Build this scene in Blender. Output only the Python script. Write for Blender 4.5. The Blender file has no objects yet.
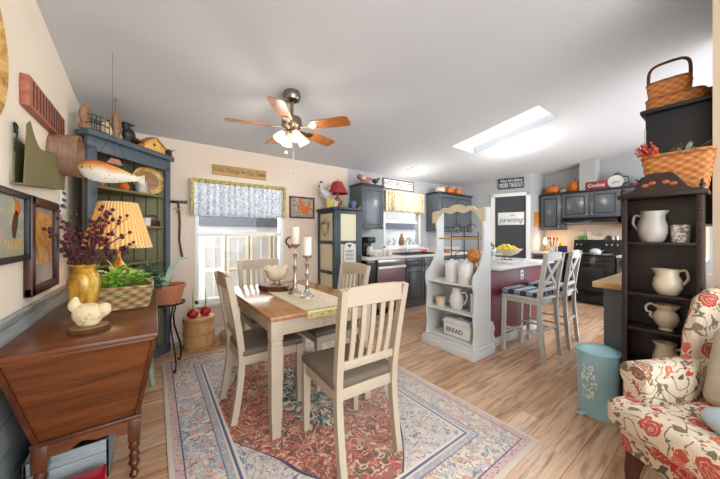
import bpy, bmesh, math, random
from mathutils import Vector, Matrix, Euler
R = math.radians
PI = math.pi
random.seed(7)
S = bpy.context.scene
COL = S.collection

# ------------------------------------------------------------------ colour / material helpers
def hx(h, a=1.0):
    h = h.lstrip('#')
    v = [int(h[i:i+2], 16)/255 for i in (0, 2, 4)]
    return tuple([(c/12.92 if c <= .04045 else ((c+.055)/1.055)**2.4) for c in v]+[a])

class NT:
    """small node-tree writer"""
    def __init__(s, name):
        s.m = bpy.data.materials.new(name); s.m.use_nodes = True
        s.t = s.m.node_tree; s.n = s.t.nodes; s.l = s.t.links
        s.b = s.n['Principled BSDF']
        tc = s.n.new('ShaderNodeTexCoord'); s.co = tc.outputs['Object']; s.gen = tc.outputs['Generated']
    def put(s, sock, v):
        if isinstance(v, bpy.types.NodeSocket): s.l.new(v, sock)
        elif v is not None: sock.default_value = v
    def math(s, op, a, b=None, clamp=False):
        n = s.n.new('ShaderNodeMath'); n.operation = op; n.use_clamp = clamp
        s.put(n.inputs[0], a)
        if b is not None: s.put(n.inputs[1], b)
        return n.outputs[0]
    def mix(s, f, a, b, blend='MIX'):
        n = s.n.new('ShaderNodeMix'); n.data_type = 'RGBA'; n.blend_type = blend
        s.put(n.inputs[0], f); s.put(n.inputs[6], a); s.put(n.inputs[7], b)
        return n.outputs[2]
    def ramp(s, f, stops, const=False):
        n = s.n.new('ShaderNodeValToRGB'); e = n.color_ramp.elements
        if const: n.color_ramp.interpolation = 'CONSTANT'
        while len(e) < len(stops): e.new(.5)
        for i, (p, c) in enumerate(stops):
            e[i].position = p; e[i].color = hx(c) if isinstance(c, str) else (c, c, c, 1)
        s.put(n.inputs[0], f); return n.outputs[0]
    def map(s, v=None, scale=(1, 1, 1), rot=(0, 0, 0), loc=(0, 0, 0)):
        n = s.n.new('ShaderNodeMapping'); s.put(n.inputs[0], v or s.co)
        n.inputs['Scale'].default_value = scale; n.inputs['Rotation'].default_value = rot; n.inputs['Location'].default_value = loc
        return n.outputs[0]
    def noise(s, scale=5, detail=3, v=None, rough=.5, dist=0, col=False):
        n = s.n.new('ShaderNodeTexNoise'); s.put(n.inputs['Vector'], v or s.co)
        n.inputs['Scale'].default_value = scale; n.inputs['Detail'].default_value = detail
        n.inputs['Roughness'].default_value = rough; n.inputs['Distortion'].default_value = dist
        return n.outputs['Color' if col else 'Fac']
    def vor(s, scale=5, v=None, feature='F1', out='Distance', rnd=1):
        n = s.n.new('ShaderNodeTexVoronoi'); n.feature = feature; s.put(n.inputs['Vector'], v or s.co)
        n.inputs['Scale'].default_value = scale; n.inputs['Randomness'].default_value = rnd
        return n.outputs[out]
    def wave(s, scale=5, dist=0, v=None, dir='X', detail=2, dscale=1, prof='SIN'):
        n = s.n.new('ShaderNodeTexWave'); n.bands_direction = dir; n.wave_profile = prof; s.put(n.inputs['Vector'], v or s.co)
        n.inputs['Scale'].default_value = scale; n.inputs['Distortion'].default_value = dist
        n.inputs['Detail'].default_value = detail; n.inputs['Detail Scale'].default_value = dscale
        return n.outputs['Fac']
    def sep(s, v=None):
        n = s.n.new('ShaderNodeSeparateXYZ'); s.put(n.inputs[0], v or s.co); return n.outputs
    def comb(s, x=0, y=0, z=0):
        n = s.n.new('ShaderNodeCombineXYZ')
        for i, q in enumerate((x, y, z)): s.put(n.inputs[i], q)
        return n.outputs[0]
    def bump(s, h, st=.3, dist=.01):
        n = s.n.new('ShaderNodeBump'); s.put(n.inputs['Height'], h)
        n.inputs['Strength'].default_value = st; n.inputs['Distance'].default_value = dist
        s.l.new(n.outputs[0], s.b.inputs['Normal'])
    def out(s, color=None, rough=None, metal=None, **k):
        if color is not None: s.put(s.b.inputs['Base Color'], color)
        if rough is not None: s.put(s.b.inputs['Roughness'], rough)
        if metal is not None: s.put(s.b.inputs['Metallic'], metal)
        for a, b in k.items(): s.put(s.b.inputs[a.replace('_', ' ')], b)
        return s.m

def plain(name, c, rough=.5, metal=0, var=.06, scale=9, bump=0, **k):
    t = NT(name); a = hx(c)
    lo = tuple(max(0, q*(1-var*2)) for q in a[:3])+(1,); hi = tuple(min(1, q*(1+var*2)) for q in a[:3])+(1,)
    col = t.mix(t.noise(scale, 3), lo, hi)
    if bump: t.bump(t.noise(scale*12, 3), bump, .004)
    return t.out(col, rough, metal, **k)

def wood(name, c1, c2, axis='X', scale=1, rough=.4, streak=1):
    t = NT(name)
    sc = {'X': (1.2, 14, 14), 'Y': (14, 1.2, 14), 'Z': (14, 14, 1.2)}[axis]
    v = t.map(scale=tuple(q*scale for q in sc))
    n = t.noise(2.2, 5, v, .6, .8)
    col = t.ramp(n, [(.28, c1), (.72, c2)])
    t.bump(n, .12*streak, .002)
    return t.out(col, rough)

def worn(name, base, under, amt=.62, rough=.5, scale=18):
    """painted wood rubbed through in places"""
    t = NT(name)
    n = t.noise(scale, 5, None, .7)
    f = t.ramp(n, [(amt, 0.0), (amt+.06, 1.0)])
    col = t.mix(f, hx(base), hx(under))
    return t.out(col, rough)

def glow(name, c, st):
    t = NT(name); t.out(hx(c), .5)
    t.b.inputs['Emission Color'].default_value = hx(c); t.b.inputs['Emission Strength'].default_value = st
    return t.m

def glassm(name, c='#ffffff', rough=.02, trans=1.0):
    t = NT(name); t.out(hx(c), rough); t.b.inputs['Transmission Weight'].default_value = trans; t.b.inputs['IOR'].default_value = 1.45
    return t.m

def pane_mat(name):
    m = bpy.data.materials.new(name); m.use_nodes = True; n = m.node_tree.nodes; l = m.node_tree.links
    n.clear(); o = n.new('ShaderNodeOutputMaterial'); mx = n.new('ShaderNodeMixShader'); tr = n.new('ShaderNodeBsdfTransparent')
    gl = n.new('ShaderNodeBsdfGlossy'); gl.inputs['Roughness'].default_value = .02; fr = n.new('ShaderNodeFresnel'); fr.inputs[0].default_value = 1.3
    l.new(fr.outputs[0], mx.inputs[0]); l.new(tr.outputs[0], mx.inputs[1]); l.new(gl.outputs[0], mx.inputs[2]); l.new(mx.outputs[0], o.inputs[0])
    return m

# ------------------------------------------------------------------ mesh builder
def smooth(pts, n=5):
    P_ = [Vector(p) for p in pts]; P_ = [P_[0]*2-P_[1]]+P_+[P_[-1]*2-P_[-2]]; out = []
    for i in range(1, len(P_)-2):
        p0, p1, p2, p3 = P_[i-1:i+3]
        for k in range(n):
            t = k/n; out.append(.5*((2*p1)+(p2-p0)*t+(2*p0-5*p1+4*p2-p3)*t*t+(3*p1-p0-3*p2+p3)*t**3))
    return out+[P_[-2]]
class B:
    def __init__(s): s.bm = bmesh.new(); s.mark = 0
    def _xf(s, vs, M):
        if M is not None:
            for v in vs: v.co = M @ v.co
    def box(s, x0, x1, y0, y1, z0, z1, bev=0.0, M=None, seg=2):
        x0, x1 = min(x0, x1), max(x0, x1); y0, y1 = min(y0, y1), max(y0, y1); z0, z1 = min(z0, z1), max(z0, z1)
        t = bmesh.new()
        bmesh.ops.create_cube(t, size=1)
        for v in t.verts:
            v.co = Vector(((x0+x1)/2+v.co.x*(x1-x0), (y0+y1)/2+v.co.y*(y1-y0), (z0+z1)/2+v.co.z*(z1-z0)))
        if bev > 0:
            bmesh.ops.bevel(t, geom=t.edges[:], offset=min(bev, .49*min(x1-x0, y1-y0, z1-z0)), segments=seg, profile=.5, affect='EDGES')
        return s.join(t, M)
    def join(s, t, M=None):
        if M is not None: bmesh.ops.transform(t, matrix=M, verts=t.verts[:])
        mp = {}
        for v in t.verts: mp[v] = s.bm.verts.new(v.co)
        for f in t.faces:
            try:
                nf = s.bm.faces.new([mp[v] for v in f.verts]); nf.smooth = True
            except ValueError: pass
        t.free(); return s
    def sweep(s, pts, sec, up=(0, 0, 1), caps=True, scale=None, closed=False, M=None):
        pts = [Vector(p) for p in pts]; n = len(pts); rings = []; upv = Vector(up); prev = None
        for i, p in enumerate(pts):
            if closed: t = pts[(i+1) % n]-pts[i-1]
            else: t = pts[min(i+1, n-1)]-pts[max(i-1, 0)]
            if t.length < 1e-9: t = Vector((0, 0, 1))
            t.normalize()
            a = t.cross(upv)
            if a.length < .05: a = prev if prev is not None else t.cross(Vector((.9, .3, .2)))
            a.normalize(); prev = a; b = a.cross(t).normalized()
            k = scale[i] if scale else 1
            rings.append([s.bm.verts.new((M @ (p+a*q[0]*k+b*q[1]*k)) if M else (p+a*q[0]*k+b*q[1]*k)) for q in sec])
        m = len(sec)
        for i in range(n if closed else n-1):
            r0, r1 = rings[i], rings[(i+1) % n]
            for j in range(m):
                f = s.bm.faces.new((r0[j], r0[(j+1) % m], r1[(j+1) % m], r1[j])); f.smooth = True
        if caps and not closed:
            s.bm.faces.new(rings[0][::-1]); s.bm.faces.new(rings[-1])
        return s
    def tube(s, pts, r, seg=8, **k):
        sc = None
        if isinstance(r, (list, tuple)): sc = list(r); r = 1
        sec = [(r*math.cos(2*PI*i/seg), r*math.sin(2*PI*i/seg)) for i in range(seg)]
        return s.sweep(pts, sec, scale=sc, **k)
    def bar(s, pts, w, h, up=(0, 0, 1), **k):
        return s.sweep(pts, [(-w/2, -h/2), (w/2, -h/2), (w/2, h/2), (-w/2, h/2)], up=up, **k)
    def lathe(s, prof, c=(0, 0, 0), seg=20, sx=1, sy=1, fn=None, M=None, closed=False):
        rings = []
        for r, z in prof:
            if r < 1e-5 and not closed:
                rings.append([s.bm.verts.new(Vector((c[0], c[1], c[2]+z)))]); continue
            rg = []
            for i in range(seg):
                a = 2*PI*i/seg; k = fn(a, z) if fn else 1
                rg.append(s.bm.verts.new((c[0]+r*k*math.cos(a)*sx, c[1]+r*k*math.sin(a)*sy, c[2]+z)))
            rings.append(rg)
        for i in range(len(rings)-1):
            a, b = rings[i], rings[i+1]
            if len(a) == 1 and len(b) == 1: continue
            for j in range(seg):
                if len(a) == 1: vs = (a[0], b[(j+1) % seg], b[j])
                elif len(b) == 1: vs = (a[j], a[(j+1) % seg], b[0])
                else: vs = (a[j], a[(j+1) % seg], b[(j+1) % seg], b[j])
                f = s.bm.faces.new(vs); f.smooth = True
        if len(rings[0]) > 1 and not closed: s.bm.faces.new(rings[0][::-1])
        if len(rings[-1]) > 1 and not closed: s.bm.faces.new(rings[-1])
        if M is not None: s._xf([v for rg in rings for v in rg], M)
        return s
    def ell(s, c, rx, ry=None, rz=None, rot=None, seg=16):
        ry = ry or rx; rz = rz or rx
        t = bmesh.new(); bmesh.ops.create_uvsphere(t, u_segments=seg, v_segments=max(6, seg*2//3), radius=1)
        M = Matrix.Translation(c) @ (Euler(rot).to_matrix().to_4x4() if rot else Matrix()) @ Matrix.Diagonal((rx, ry, rz, 1))
        return s.join(t, M)
    def prism(s, poly, plane, d0, d1, bev=0, M=None):
        """2-D outline extruded between d0 and d1 on the axis missing from plane"""
        t = bmesh.new()
        def P(a, b, d):
            return {'xy': (a, b, d), 'xz': (a, d, b), 'yz': (d, a, b)}[plane]
        v0 = [t.verts.new(P(a, b, d0)) for a, b in poly]; v1 = [t.verts.new(P(a, b, d1)) for a, b in poly]
        n = len(poly)
        t.faces.new(v0[::-1]); t.faces.new(v1)
        for i in range(n): t.faces.new((v0[i], v0[(i+1) % n], v1[(i+1) % n], v1[i]))
        bmesh.ops.recalc_face_normals(t, faces=t.faces[:])
        if bev: bmesh.ops.bevel(t, geom=[e for e in t.edges if (e.calc_face_angle(0) or 0) > .5], offset=bev, segments=1, affect='EDGES')
        return s.join(t, M)
    def quad(s, a, b, c, d):
        s.bm.faces.new([s.bm.verts.new(q) for q in (a, b, c, d)]); return s
    def leaf(s, p, d, L, w, curl=.2):
        d = Vector(d).normalized(); sd = d.cross(Vector((0, 0, 1)))
        if sd.length < .1: sd = Vector((1, 0, 0))
        sd.normalize(); n = sd.cross(d); p = Vector(p)
        v = [p, p+d*L*.45+sd*w/2, p+d*L-n*curl*L*.5, p+d*L*.45-sd*w/2]
        mid = p+d*L*.5+n*w*.12
        vs = [s.bm.verts.new(q) for q in v]; m = s.bm.verts.new(mid)
        for i in range(4):
            f = s.bm.faces.new((vs[i], vs[(i+1) % 4], m)); f.smooth = True
        return s
    def mesh(s, name, recalc=True):
        if recalc: bmesh.ops.recalc_face_normals(s.bm, faces=s.bm.faces[:])
        me = bpy.data.meshes.new(name); s.bm.to_mesh(me); s.bm.free()
        me.polygons.foreach_set('use_smooth', [True]*len(me.polygons))
        try: me.set_sharp_from_angle(angle=R(38))
        except Exception: pass
        return me

def part(name, b, m, parent=None, label=None, kind=None, recalc=True):
    me = b.mesh(name, recalc); me.materials.append(m)
    o = bpy.data.objects.new(name, me); COL.objects.link(o); o.parent = parent
    if label: o['label'] = label
    if kind: o['kind'] = kind
    return o
def thing(name, label, cat, loc=(0, 0, 0), rz=0, group=None):
    o = bpy.data.objects.new(name, None); COL.objects.link(o); o.empty_display_size = .05
    o.location = loc; o.rotation_euler = (0, 0, rz); o['label'] = label; o['category'] = cat
    if group: o['group'] = group
    return o
def solo(name, b, m, label, cat, loc=(0, 0, 0), rz=0, group=None, kind=None):
    o = part(name, b, m); o.location = loc; o.rotation_euler = (0, 0, rz); o['label'] = label; o['category'] = cat
    if group: o['group'] = group
    if kind: o['kind'] = kind
    return o
def struct(name, b, m, parent=None):
    o = part(name, b, m, parent)
    if parent is None: o['kind'] = 'structure'
    return o
def dup(root, label, loc=None, rz=None, scale=None):
    r = root.copy(); COL.objects.link(r); r['label'] = label
    if loc: r.location = loc
    if rz is not None: r.rotation_euler = (0, 0, rz)
    if scale: r.scale = (scale,)*3
    for ch in list(root.children):
        c = ch.copy(); COL.objects.link(c); c.parent = r
        for g in list(ch.children):
            d = g.copy(); COL.objects.link(d); d.parent = c
    return r
def text(name, s_, size, loc, rot, m, parent=None, ext=.0015, sx=1, shear=0, label=None):
    cu = bpy.data.curves.new(name, 'FONT'); cu.body = s_; cu.size = size; cu.align_x = 'CENTER'; cu.align_y = 'CENTER'
    cu.extrude = ext; cu.shear = shear; cu.resolution_u = 3
    tmp = bpy.data.objects.new(name+'_t', cu); COL.objects.link(tmp)
    dg = bpy.context.evaluated_depsgraph_get(); dg.update()
    me = bpy.data.meshes.new_from_object(tmp.evaluated_get(dg)); bpy.data.objects.remove(tmp)
    me.name = name; me.materials.clear(); me.materials.append(m)
    o = bpy.data.objects.new(name, me); COL.objects.link(o); o.parent = parent; o.location = loc; o.rotation_euler = rot; o.scale = (sx, 1, 1)
    if label: o['label'] = label
    return o
BACK = (R(90), 0, 0); RIGHT = (R(90), 0, R(-90)); LEFT = (R(90), 0, R(90))
def remesh(o, v=.008, sm=6):
    a = o.modifiers.new('r', 'REMESH'); a.mode = 'VOXEL'; a.voxel_size = v; a.use_smooth_shade = True
    if sm: q = o.modifiers.new('s', 'SMOOTH'); q.iterations = sm; q.factor = .5
    return o
def T(x=0, y=0, z=0): return Matrix.Translation((x, y, z))
def RZ(a): return Matrix.Rotation(a, 4, 'Z')
def RX(a): return Matrix.Rotation(a, 4, 'X')
def RY(a): return Matrix.Rotation(a, 4, 'Y')

# ------------------------------------------------------------------ materials
M = {}
M['wall'] = plain('beige wall paint', '#eee1cd', .8, var=.02, scale=2)
M['wallpink'] = plain('pinkish wall paint', '#d9c7b4', .8, var=.02, scale=2)
M['wallblue'] = plain('grey blue wall paint', '#a6a7a6', .8, var=.02, scale=2)
M['ceil'] = plain('ceiling paint', '#c9ccd0', .9, var=.015, scale=1.5, bump=.05)
M['white'] = plain('white trim paint', '#e6e4e0', .45, var=.02)
M['whitewood'] = worn('distressed white paint', '#c9c7c4', '#9c8e7d', .66, .5, 14)
M['cream'] = plain('cream paint', '#dccfb8', .5, var=.03)
M['chaircream'] = worn('cream painted chair wood', '#b5a48d', '#8d7860', .70, .45, 22)
M['taupe'] = plain('taupe seat fabric', '#6d5f50', .75, var=.1, scale=60, bump=.3)
M['stoolgrey'] = plain('pale grey stool paint', '#bfbcb5', .45, var=.03)
M['black'] = plain('black paint', '#1b1a1b', .45, var=.1)
M['gloss'] = plain('glossy black enamel', '#101114', .15, var=.1)
M['iron'] = plain('black iron', '#1c1b1a', .4, .6, var=.1)
M['cab'] = plain('charcoal blue cabinet paint', '#565b60', .22, var=.05)
M['cabdark'] = plain('dark cabinet groove', '#15171b', .4, var=.05)
M['hutch'] = worn('slate blue hutch paint', '#4a565f', '#2a2e31', .60, .45, 12)
M['olive'] = plain('olive green painted boards', '#716a40', .6, var=.1)
M['safe'] = plain('dark slate pie safe paint', '#323c43', .4, var=.08)
M['tin'] = plain('cream punched tin', '#d8cfae', .5, var=.05, scale=40, bump=.2)
M['steel'] = plain('brushed steel', '#b9b7b4', .3, .9, var=.05)
M['pewter'] = plain('silver candlestick metal', '#b8b0a6', .25, .9, var=.15, scale=20)
M['nickel'] = plain('brushed nickel', '#8f857b', .25, 1, var=.05)
M['knob'] = plain('bright nickel knob', '#d8d5cf', .25, .9)
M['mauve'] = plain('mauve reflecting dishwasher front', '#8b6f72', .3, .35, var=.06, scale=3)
M['maroon'] = plain('maroon island paint', '#6e2630', .45, var=.06)
M['counter'] = plain('pale stone laminate', '#d5cbbe', .3, var=.08, scale=50)
M['islandtop'] = plain('pale grey laminate', '#d2d2cf', .25, var=.05, scale=50)
M['butcher'] = wood('light butcher block', '#b98a58', '#dcb583', 'Y')
M['cherry'] = wood('cherry stained wood', '#4c240f', '#7c4421', 'X', .8, .28)
M['cherrydark'] = wood('dark turned cherry', '#3b1b0d', '#643418', 'Z', 1, .3)
M['tabletop'] = wood('honey table top', '#8a5a2f', '#b98250', 'Y', .9, .22)
M['darkshelf'] = wood('dark walnut shelf', '#1d110d', '#2f1c16', 'Z', 1, .35)
M['walnut'] = wood('brown frame wood', '#331812', '#562a1f', 'Z', 1, .35)
M['redwood'] = wood('reddish plank', '#8a4a36', '#b87457', 'Y', 1, .5)
M['oak'] = wood('oak sign board', '#a07b44', '#c59e60', 'X', 1, .6)
M['bark'] = plain('rough bark', '#5a3519', .9, var=.3, scale=40, bump=.8)
M['slice'] = wood('cut wood slice', '#7a5238', '#a9815c', 'X', 1, .5)
M['blade'] = wood('fan blade wood', '#8a4c22', '#b57238', 'Y', 1, .3)
M['terra'] = plain('terracotta', '#b4704e', .75, var=.08)
M['red'] = plain('glossy red wax', '#b01528', .2, var=.12)
M['green'] = plain('leaf green', '#78a83a', .5, var=.35, scale=25)
M['darkgreen'] = plain('dark bluish foliage', '#3d6453', .6, var=.35, scale=30)
M['palegreen'] = plain('pale grey green leaf', '#8fa58d', .5, var=.2)
M['stem'] = plain('brown twig', '#6b3a24', .8, var=.2)
M['berry'] = plain('dark red berries', '#4b1226', .4, var=.25, scale=60)
M['candle'] = plain('ivory wax', '#ece3d0', .5, var=.02, Subsurface_Weight=.2)
M['ceramic'] = plain('cream glazed ceramic', '#cdbda0', .22, var=.05)
M['offwhite'] = plain('off white enamel', '#d2cec8', .25, var=.03)
M['greyjug'] = plain('grey white stoneware', '#aea69c', .25, var=.06)
M['orange'] = plain('orange pumpkin', '#c9681d', .45, var=.2, scale=12)
M['aqua'] = worn('aqua enamel', '#93b9bf', '#7c9da2', .72, .35, 10)
M['stone'] = plain('tan sack', '#a9926c', .9, var=.15)
M['pillow'] = plain('beige nubby pillow', '#c3b49a', .95, var=.1, scale=60, bump=.8)
M['throw'] = plain('grey blue plush throw', '#a5b0b2', .95, var=.12, scale=12, bump=.5)
M['book'] = plain('yellow tin', '#b7a544', .5, var=.1)
M['blue'] = plain('cobalt pottery', '#2f4d86', .3, var=.2, scale=20)
M['pink'] = plain('pink soap', '#d4557f', .5)
M['purple'] = plain('purple crock', '#3b2650', .3)
M['lime'] = plain('green cup glass', '#3f9a2c', .3)
M['lemon'] = plain('lemon', '#e6cf2a', .4, var=.1)
M['rust'] = plain('rust orange fabric', '#a6552f', .8, var=.3, scale=30)
M['shade_red'] = plain('dark red lamp shade', '#9a3238', .8, var=.06, bump=.2)
M['exterior'] = plain('pale exterior siding', '#d9d8d3', .8, var=.03)
M['fascia'] = plain('grey fascia board', '#5d5f6a', .7, var=.05)
M['tanframe'] = plain('beige shutter frame', '#d6c7b0', .6, var=.04)
M['deck'] = plain('pale patio slab', '#c9c2b4', .9, var=.05)
M['acrylic'] = glassm('frosted skylight acrylic', '#ffffff', .9)
M['glass'] = glassm('clear glass')
M['pane'] = pane_mat('window pane')
M['bulb'] = glow('frosted lit glass', '#ffe9bd', 1.0)
M['disc'] = glow('lit ceiling diffuser', '#fffaf0', 2.2)
M['flame'] = glow('warm night light', '#ffb76a', 9)
M['ink'] = plain('dark ink', '#23211f', .6)
M['chalk'] = plain('white lettering', '#e5e5e2', .7)
M['gold'] = plain('gilt lettering', '#c8a24a', .6, var=.1)
M['char'] = plain('charcoal board', '#3b3d42', .6, var=.04)
M['redsign'] = plain('brick red board', '#8d2b2c', .6, var=.06)
M['orangesign'] = plain('orange board', '#cc7f22', .6, var=.1)
M['outlet'] = plain('outlet plastic', '#eeeae0', .4)

def floor_mat():
    t = NT('laminate planks')
    br = t.n.new('ShaderNodeTexBrick'); t.l.new(t.map(loc=(.31, .07, 0)), br.inputs['Vector'])
    br.offset = .37; br.inputs['Scale'].default_value = 1
    for k, v in (('Mortar Size', .0018), ('Brick Width', 1.22), ('Row Height', .125), ('Bias', 0.0)): br.inputs[k].default_value = v
    br.inputs['Color1'].default_value = hx('#b98b66'); br.inputs['Color2'].default_value = hx('#dbb796'); br.inputs['Mortar'].default_value = hx('#7c5a41')
    st = t.noise(3, 6, t.map(scale=(.7, 9, 1)), .62, .5)
    col = t.mix(t.ramp(st, [(.47, 0.0), (.66, .85)]), br.outputs['Color'], hx('#7f5437'))
    st2 = t.noise(1.6, 5, t.map(scale=(1.6, 16, 1), loc=(3, 2, 0)), .6, .6)
    col = t.mix(t.ramp(st2, [(.52, 0.0), (.8, .6)]), col, hx('#ead2ba'))
    t.bump(st, .05, .002)
    return t.out(col, .3)
M['floor'] = floor_mat()

def shiplap():
    t = NT('grey blue shiplap')
    br = t.n.new('ShaderNodeTexBrick'); x, y, z = t.sep()[:3]
    t.l.new(t.comb(y, z, 0), br.inputs['Vector']); br.inputs['Scale'].default_value = 1
    for k, v in (('Mortar Size', .003), ('Brick Width', .9), ('Row Height', .14)): br.inputs[k].default_value = v
    br.inputs['Color1'].default_value = hx('#7f878a'); br.inputs['Color2'].default_value = hx('#a0a5a4'); br.inputs['Mortar'].default_value = hx('#4a4f52')
    col = t.mix(t.ramp(t.noise(3, 5, t.map(scale=(1, 2, 16)), .6, .6), [(.4, 0.0), (.8, .6)]), br.outputs['Color'], hx('#c8c6bf'))
    return t.out(col, .6)
M['shiplap'] = shiplap()

def rug_mat(hx_, hy_):
    t = NT('faded persian rug')
    x, y, z = t.sep()[:3]
    ax = t.math('ABSOLUTE', x); ay = t.math('ABSOLUTE', y)
    d = t.math('MINIMUM', t.math('SUBTRACT', hx_, ax), t.math('SUBTRACT', hy_, ay))
    nz = t.noise(7, 3, t.comb(ax, ay, 0), .5, 0, True)
    v0 = t.comb(ax, ay, 0)
    vm = t.n.new('ShaderNodeVectorMath'); vm.operation = 'SCALE'; t.l.new(nz, vm.inputs[0]); vm.inputs['Scale'].default_value = .12
    va = t.n.new('ShaderNodeVectorMath'); va.operation = 'ADD'; t.l.new(v0, va.inputs[0]); t.l.new(vm.outputs[0], va.inputs[1])
    v = va.outputs[0]
    SC = 30
    cell = t.vor(SC, v, 'F1', 'Color'); cs = t.sep(cell)[0]
    edge = t.vor(SC, v, 'DISTANCE_TO_EDGE', 'Distance')
    ring = t.vor(SC, v, 'F1', 'Distance')
    def contour(sc, k, w_, seed):
        q = t.noise(sc, 2, t.map(v0, loc=(seed, seed, seed)), .5, .6)
        return t.ramp(t.math('FRACT', t.math('MULTIPLY', q, k)), [(w_, 1.0), (w_+.06, 0.0)])
    line = contour(9, 8, .17, 3)
    fine = contour(20, 6, .2, 8)
    flower = t.ramp(t.wave(1, 0, t.comb(t.math('MULTIPLY', ring, 11), 0, 0)), [(.55, 0.0), (.65, 1.0)])
    # medallion field
    red = t.ramp(cs, [(0, '#9c3631'), (.25, '#b04a3f'), (.45, '#6f2429'), (.62, '#bf7a60'), (.74, '#4d3a38'), (.86, '#8d4a46')], True)
    red = t.mix(t.math('MULTIPLY', flower, .35), red, hx('#d9a98f'))
    red = t.mix(t.math('MULTIPLY', line, .8), red, hx('#dcc5a8')); red = t.mix(t.math('MULTIPLY', fine, .25), red, hx('#d9bda0'))
    pale = t.ramp(cs, [(0, '#c4b6a8'), (.3, '#adaaa9'), (.5, '#cdbba9'), (.68, '#c48f7d'), (.84, '#9d9aa0')], True)
    pale = t.mix(t.math('MULTIPLY', flower, .7), pale, hx('#d8cdc0'))
    pale = t.mix(line, pale, hx('#77798a')); pale = t.mix(t.math('MULTIPLY', fine, .5), pale, hx('#ddd4c9'))
    bord = t.ramp(cs, [(0, '#9b9ca2'), (.22, '#c8b8a6'), (.42, '#727d92'), (.58, '#c4806c'), (.78, '#d2bfa6')], True)
    bord = t.mix(line, bord, hx('#3c4258')); bord = t.mix(t.math('MULTIPLY', fine, .6), bord, hx('#ddd1c2')); bord = t.mix(t.math('MULTIPLY', flower, .6), bord, hx('#e0d6c8'))
    teal = t.ramp(cs, [(0, '#3f6a68'), (.35, '#d3c3ae'), (.6, '#2c5653'), (.8, '#b97463')], True); teal = t.mix(line, teal, hx('#e6d9c4'))
    # medallion shape: lobed diamond
    lob = t.math('MULTIPLY', t.math('SINE', t.math('MULTIPLY', t.math('ADD', ay, ax), 22)), .03)
    md = t.math('ADD', t.math('ADD', t.math('POWER', t.math('DIVIDE', ax, .76), 1.35), t.math('POWER', t.math('DIVIDE', ay, 1.2), 1.35)), lob)
    f = t.math('LESS_THAN', md, .80)
    col = t.mix(f, pale, red)
    col = t.mix(t.math('COMPARE', md, .80), col, col)
    n = t.n.new('ShaderNodeMath'); n.operation = 'COMPARE'; t.l.new(md, n.inputs[0]); n.inputs[1].default_value = .80; n.inputs[2].default_value = .008
    col = t.mix(n.outputs[0], col, hx('#4b4a5c'))
    col = t.mix(t.math('LESS_THAN', md, .27), col, teal)
    for lo, c in ((.33, bord), (.325, '#d9cdbf'), (.31, '#5b6480'), (.295, '#d8c8b6')):
        k = t.math('LESS_THAN', d, lo)
        if isinstance(c, str): col = t.mix(k, col, hx(c))
    stripe = t.mix(t.ramp(t.vor(60, v0, 'F1', 'Distance'), [(.25, 1.0), (.4, 0.0)]), hx('#a5a3a8'), hx('#d6c0b2'))
    col = t.mix(t.math('LESS_THAN', d, .285), col, stripe)
    col = t.mix(t.math('LESS_THAN', d, .25), col, hx('#6d7284'))
    col = t.mix(t.math('LESS_THAN', d, .243), col, bord)
    col = t.mix(t.math('LESS_THAN', d, .075), col, hx('#4d5670'))
    col = t.mix(t.math('LESS_THAN', d, .068), col, t.mix(t.ramp(t.vor(55, v0, 'F1', 'Distance'), [(.25, 1.0), (.4, 0.0)]), hx('#c9a8a0'), hx('#9a6f74')))
    col = t.mix(t.math('LESS_THAN', d, .026), col, hx('#cdbfae'))
    # overall fading: right side paler
    fade = t.ramp(t.math('ADD', t.noise(1.3, 2), t.math('MULTIPLY', x, .32)), [(.5, .0), (1.0, .5)])
    col = t.mix(fade, col, hx('#cdc0b2'))
    return t.out(col, .95)

def floral_mat():
    t = NT('floral upholstery')
    nz = t.noise(6, 2, None, .5, 0, True)
    vm = t.n.new('ShaderNodeVectorMath'); vm.operation = 'SCALE'; t.l.new(nz, vm.inputs[0]); vm.inputs['Scale'].default_value = .09
    va = t.n.new('ShaderNodeVectorMath'); va.operation = 'ADD'; t.l.new(t.co, va.inputs[0]); t.l.new(vm.outputs[0], va.inputs[1]); v = va.outputs[0]
    def contour(sc, k, w_, seed):
        q = t.noise(sc, 1, t.map(loc=(seed, seed, seed)), .5, .4)
        return t.ramp(t.math('FRACT', t.math('MULTIPLY', q, k)), [(w_, 1.0), (w_+.04, 0.0)])
    base = t.mix(t.noise(40, 2), hx('#d8c6ae'), hx('#c9b69d'))
    col = t.mix(contour(8, 6, .13, 2), base, hx('#7d6652'))
    leafn = t.noise(22, 1, t.map(loc=(5, 1, 2)), .5, .8)
    col = t.mix(t.ramp(leafn, [(.59, 0.0), (.61, 1.0)]), col, t.ramp(t.noise(5, 1, None), [(.45, '#6f6450'), (.5, '#8c4a40'), (.56, '#5c5048')], True))
    d = t.vor(9, v); c = t.sep(t.vor(9, v, 'F1', 'Color'))[0]
    ang_ = t.noise(30, 2, None, .6, 1)
    dd = t.math('ADD', d, t.math('MULTIPLY', t.math('SUBTRACT', ang_, .5), .35))
    keep = t.math('LESS_THAN', c, .97)
    colr = t.ramp(c, [(0, '#b5402f'), (.22, '#c5644f'), (.36, '#7e4b3c'), (.48, '#c9705c'), (.6, '#b4503f'), (.74, '#8a6248'), (.86, '#a8483c')], True)
    col = t.mix(t.math('MULTIPLY', keep, t.math('LESS_THAN', dd, .46)), col, hx('#d8c6ae'))
    col = t.mix(t.math('MULTIPLY', keep, t.math('LESS_THAN', dd, .41)), col, colr)
    pet = t.ramp(t.math('FRACT', t.math('MULTIPLY', dd, 8)), [(.25, 1.0), (.35, 0.0)])
    col = t.mix(t.math('MULTIPLY', t.math('MULTIPLY', keep, t.math('LESS_THAN', dd, .35)), t.math('MULTIPLY', pet, .6)), col, hx('#e2b095'))
    t.bump(t.noise(300, 2), .2, .002)
    return t.out(col, .9)
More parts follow.
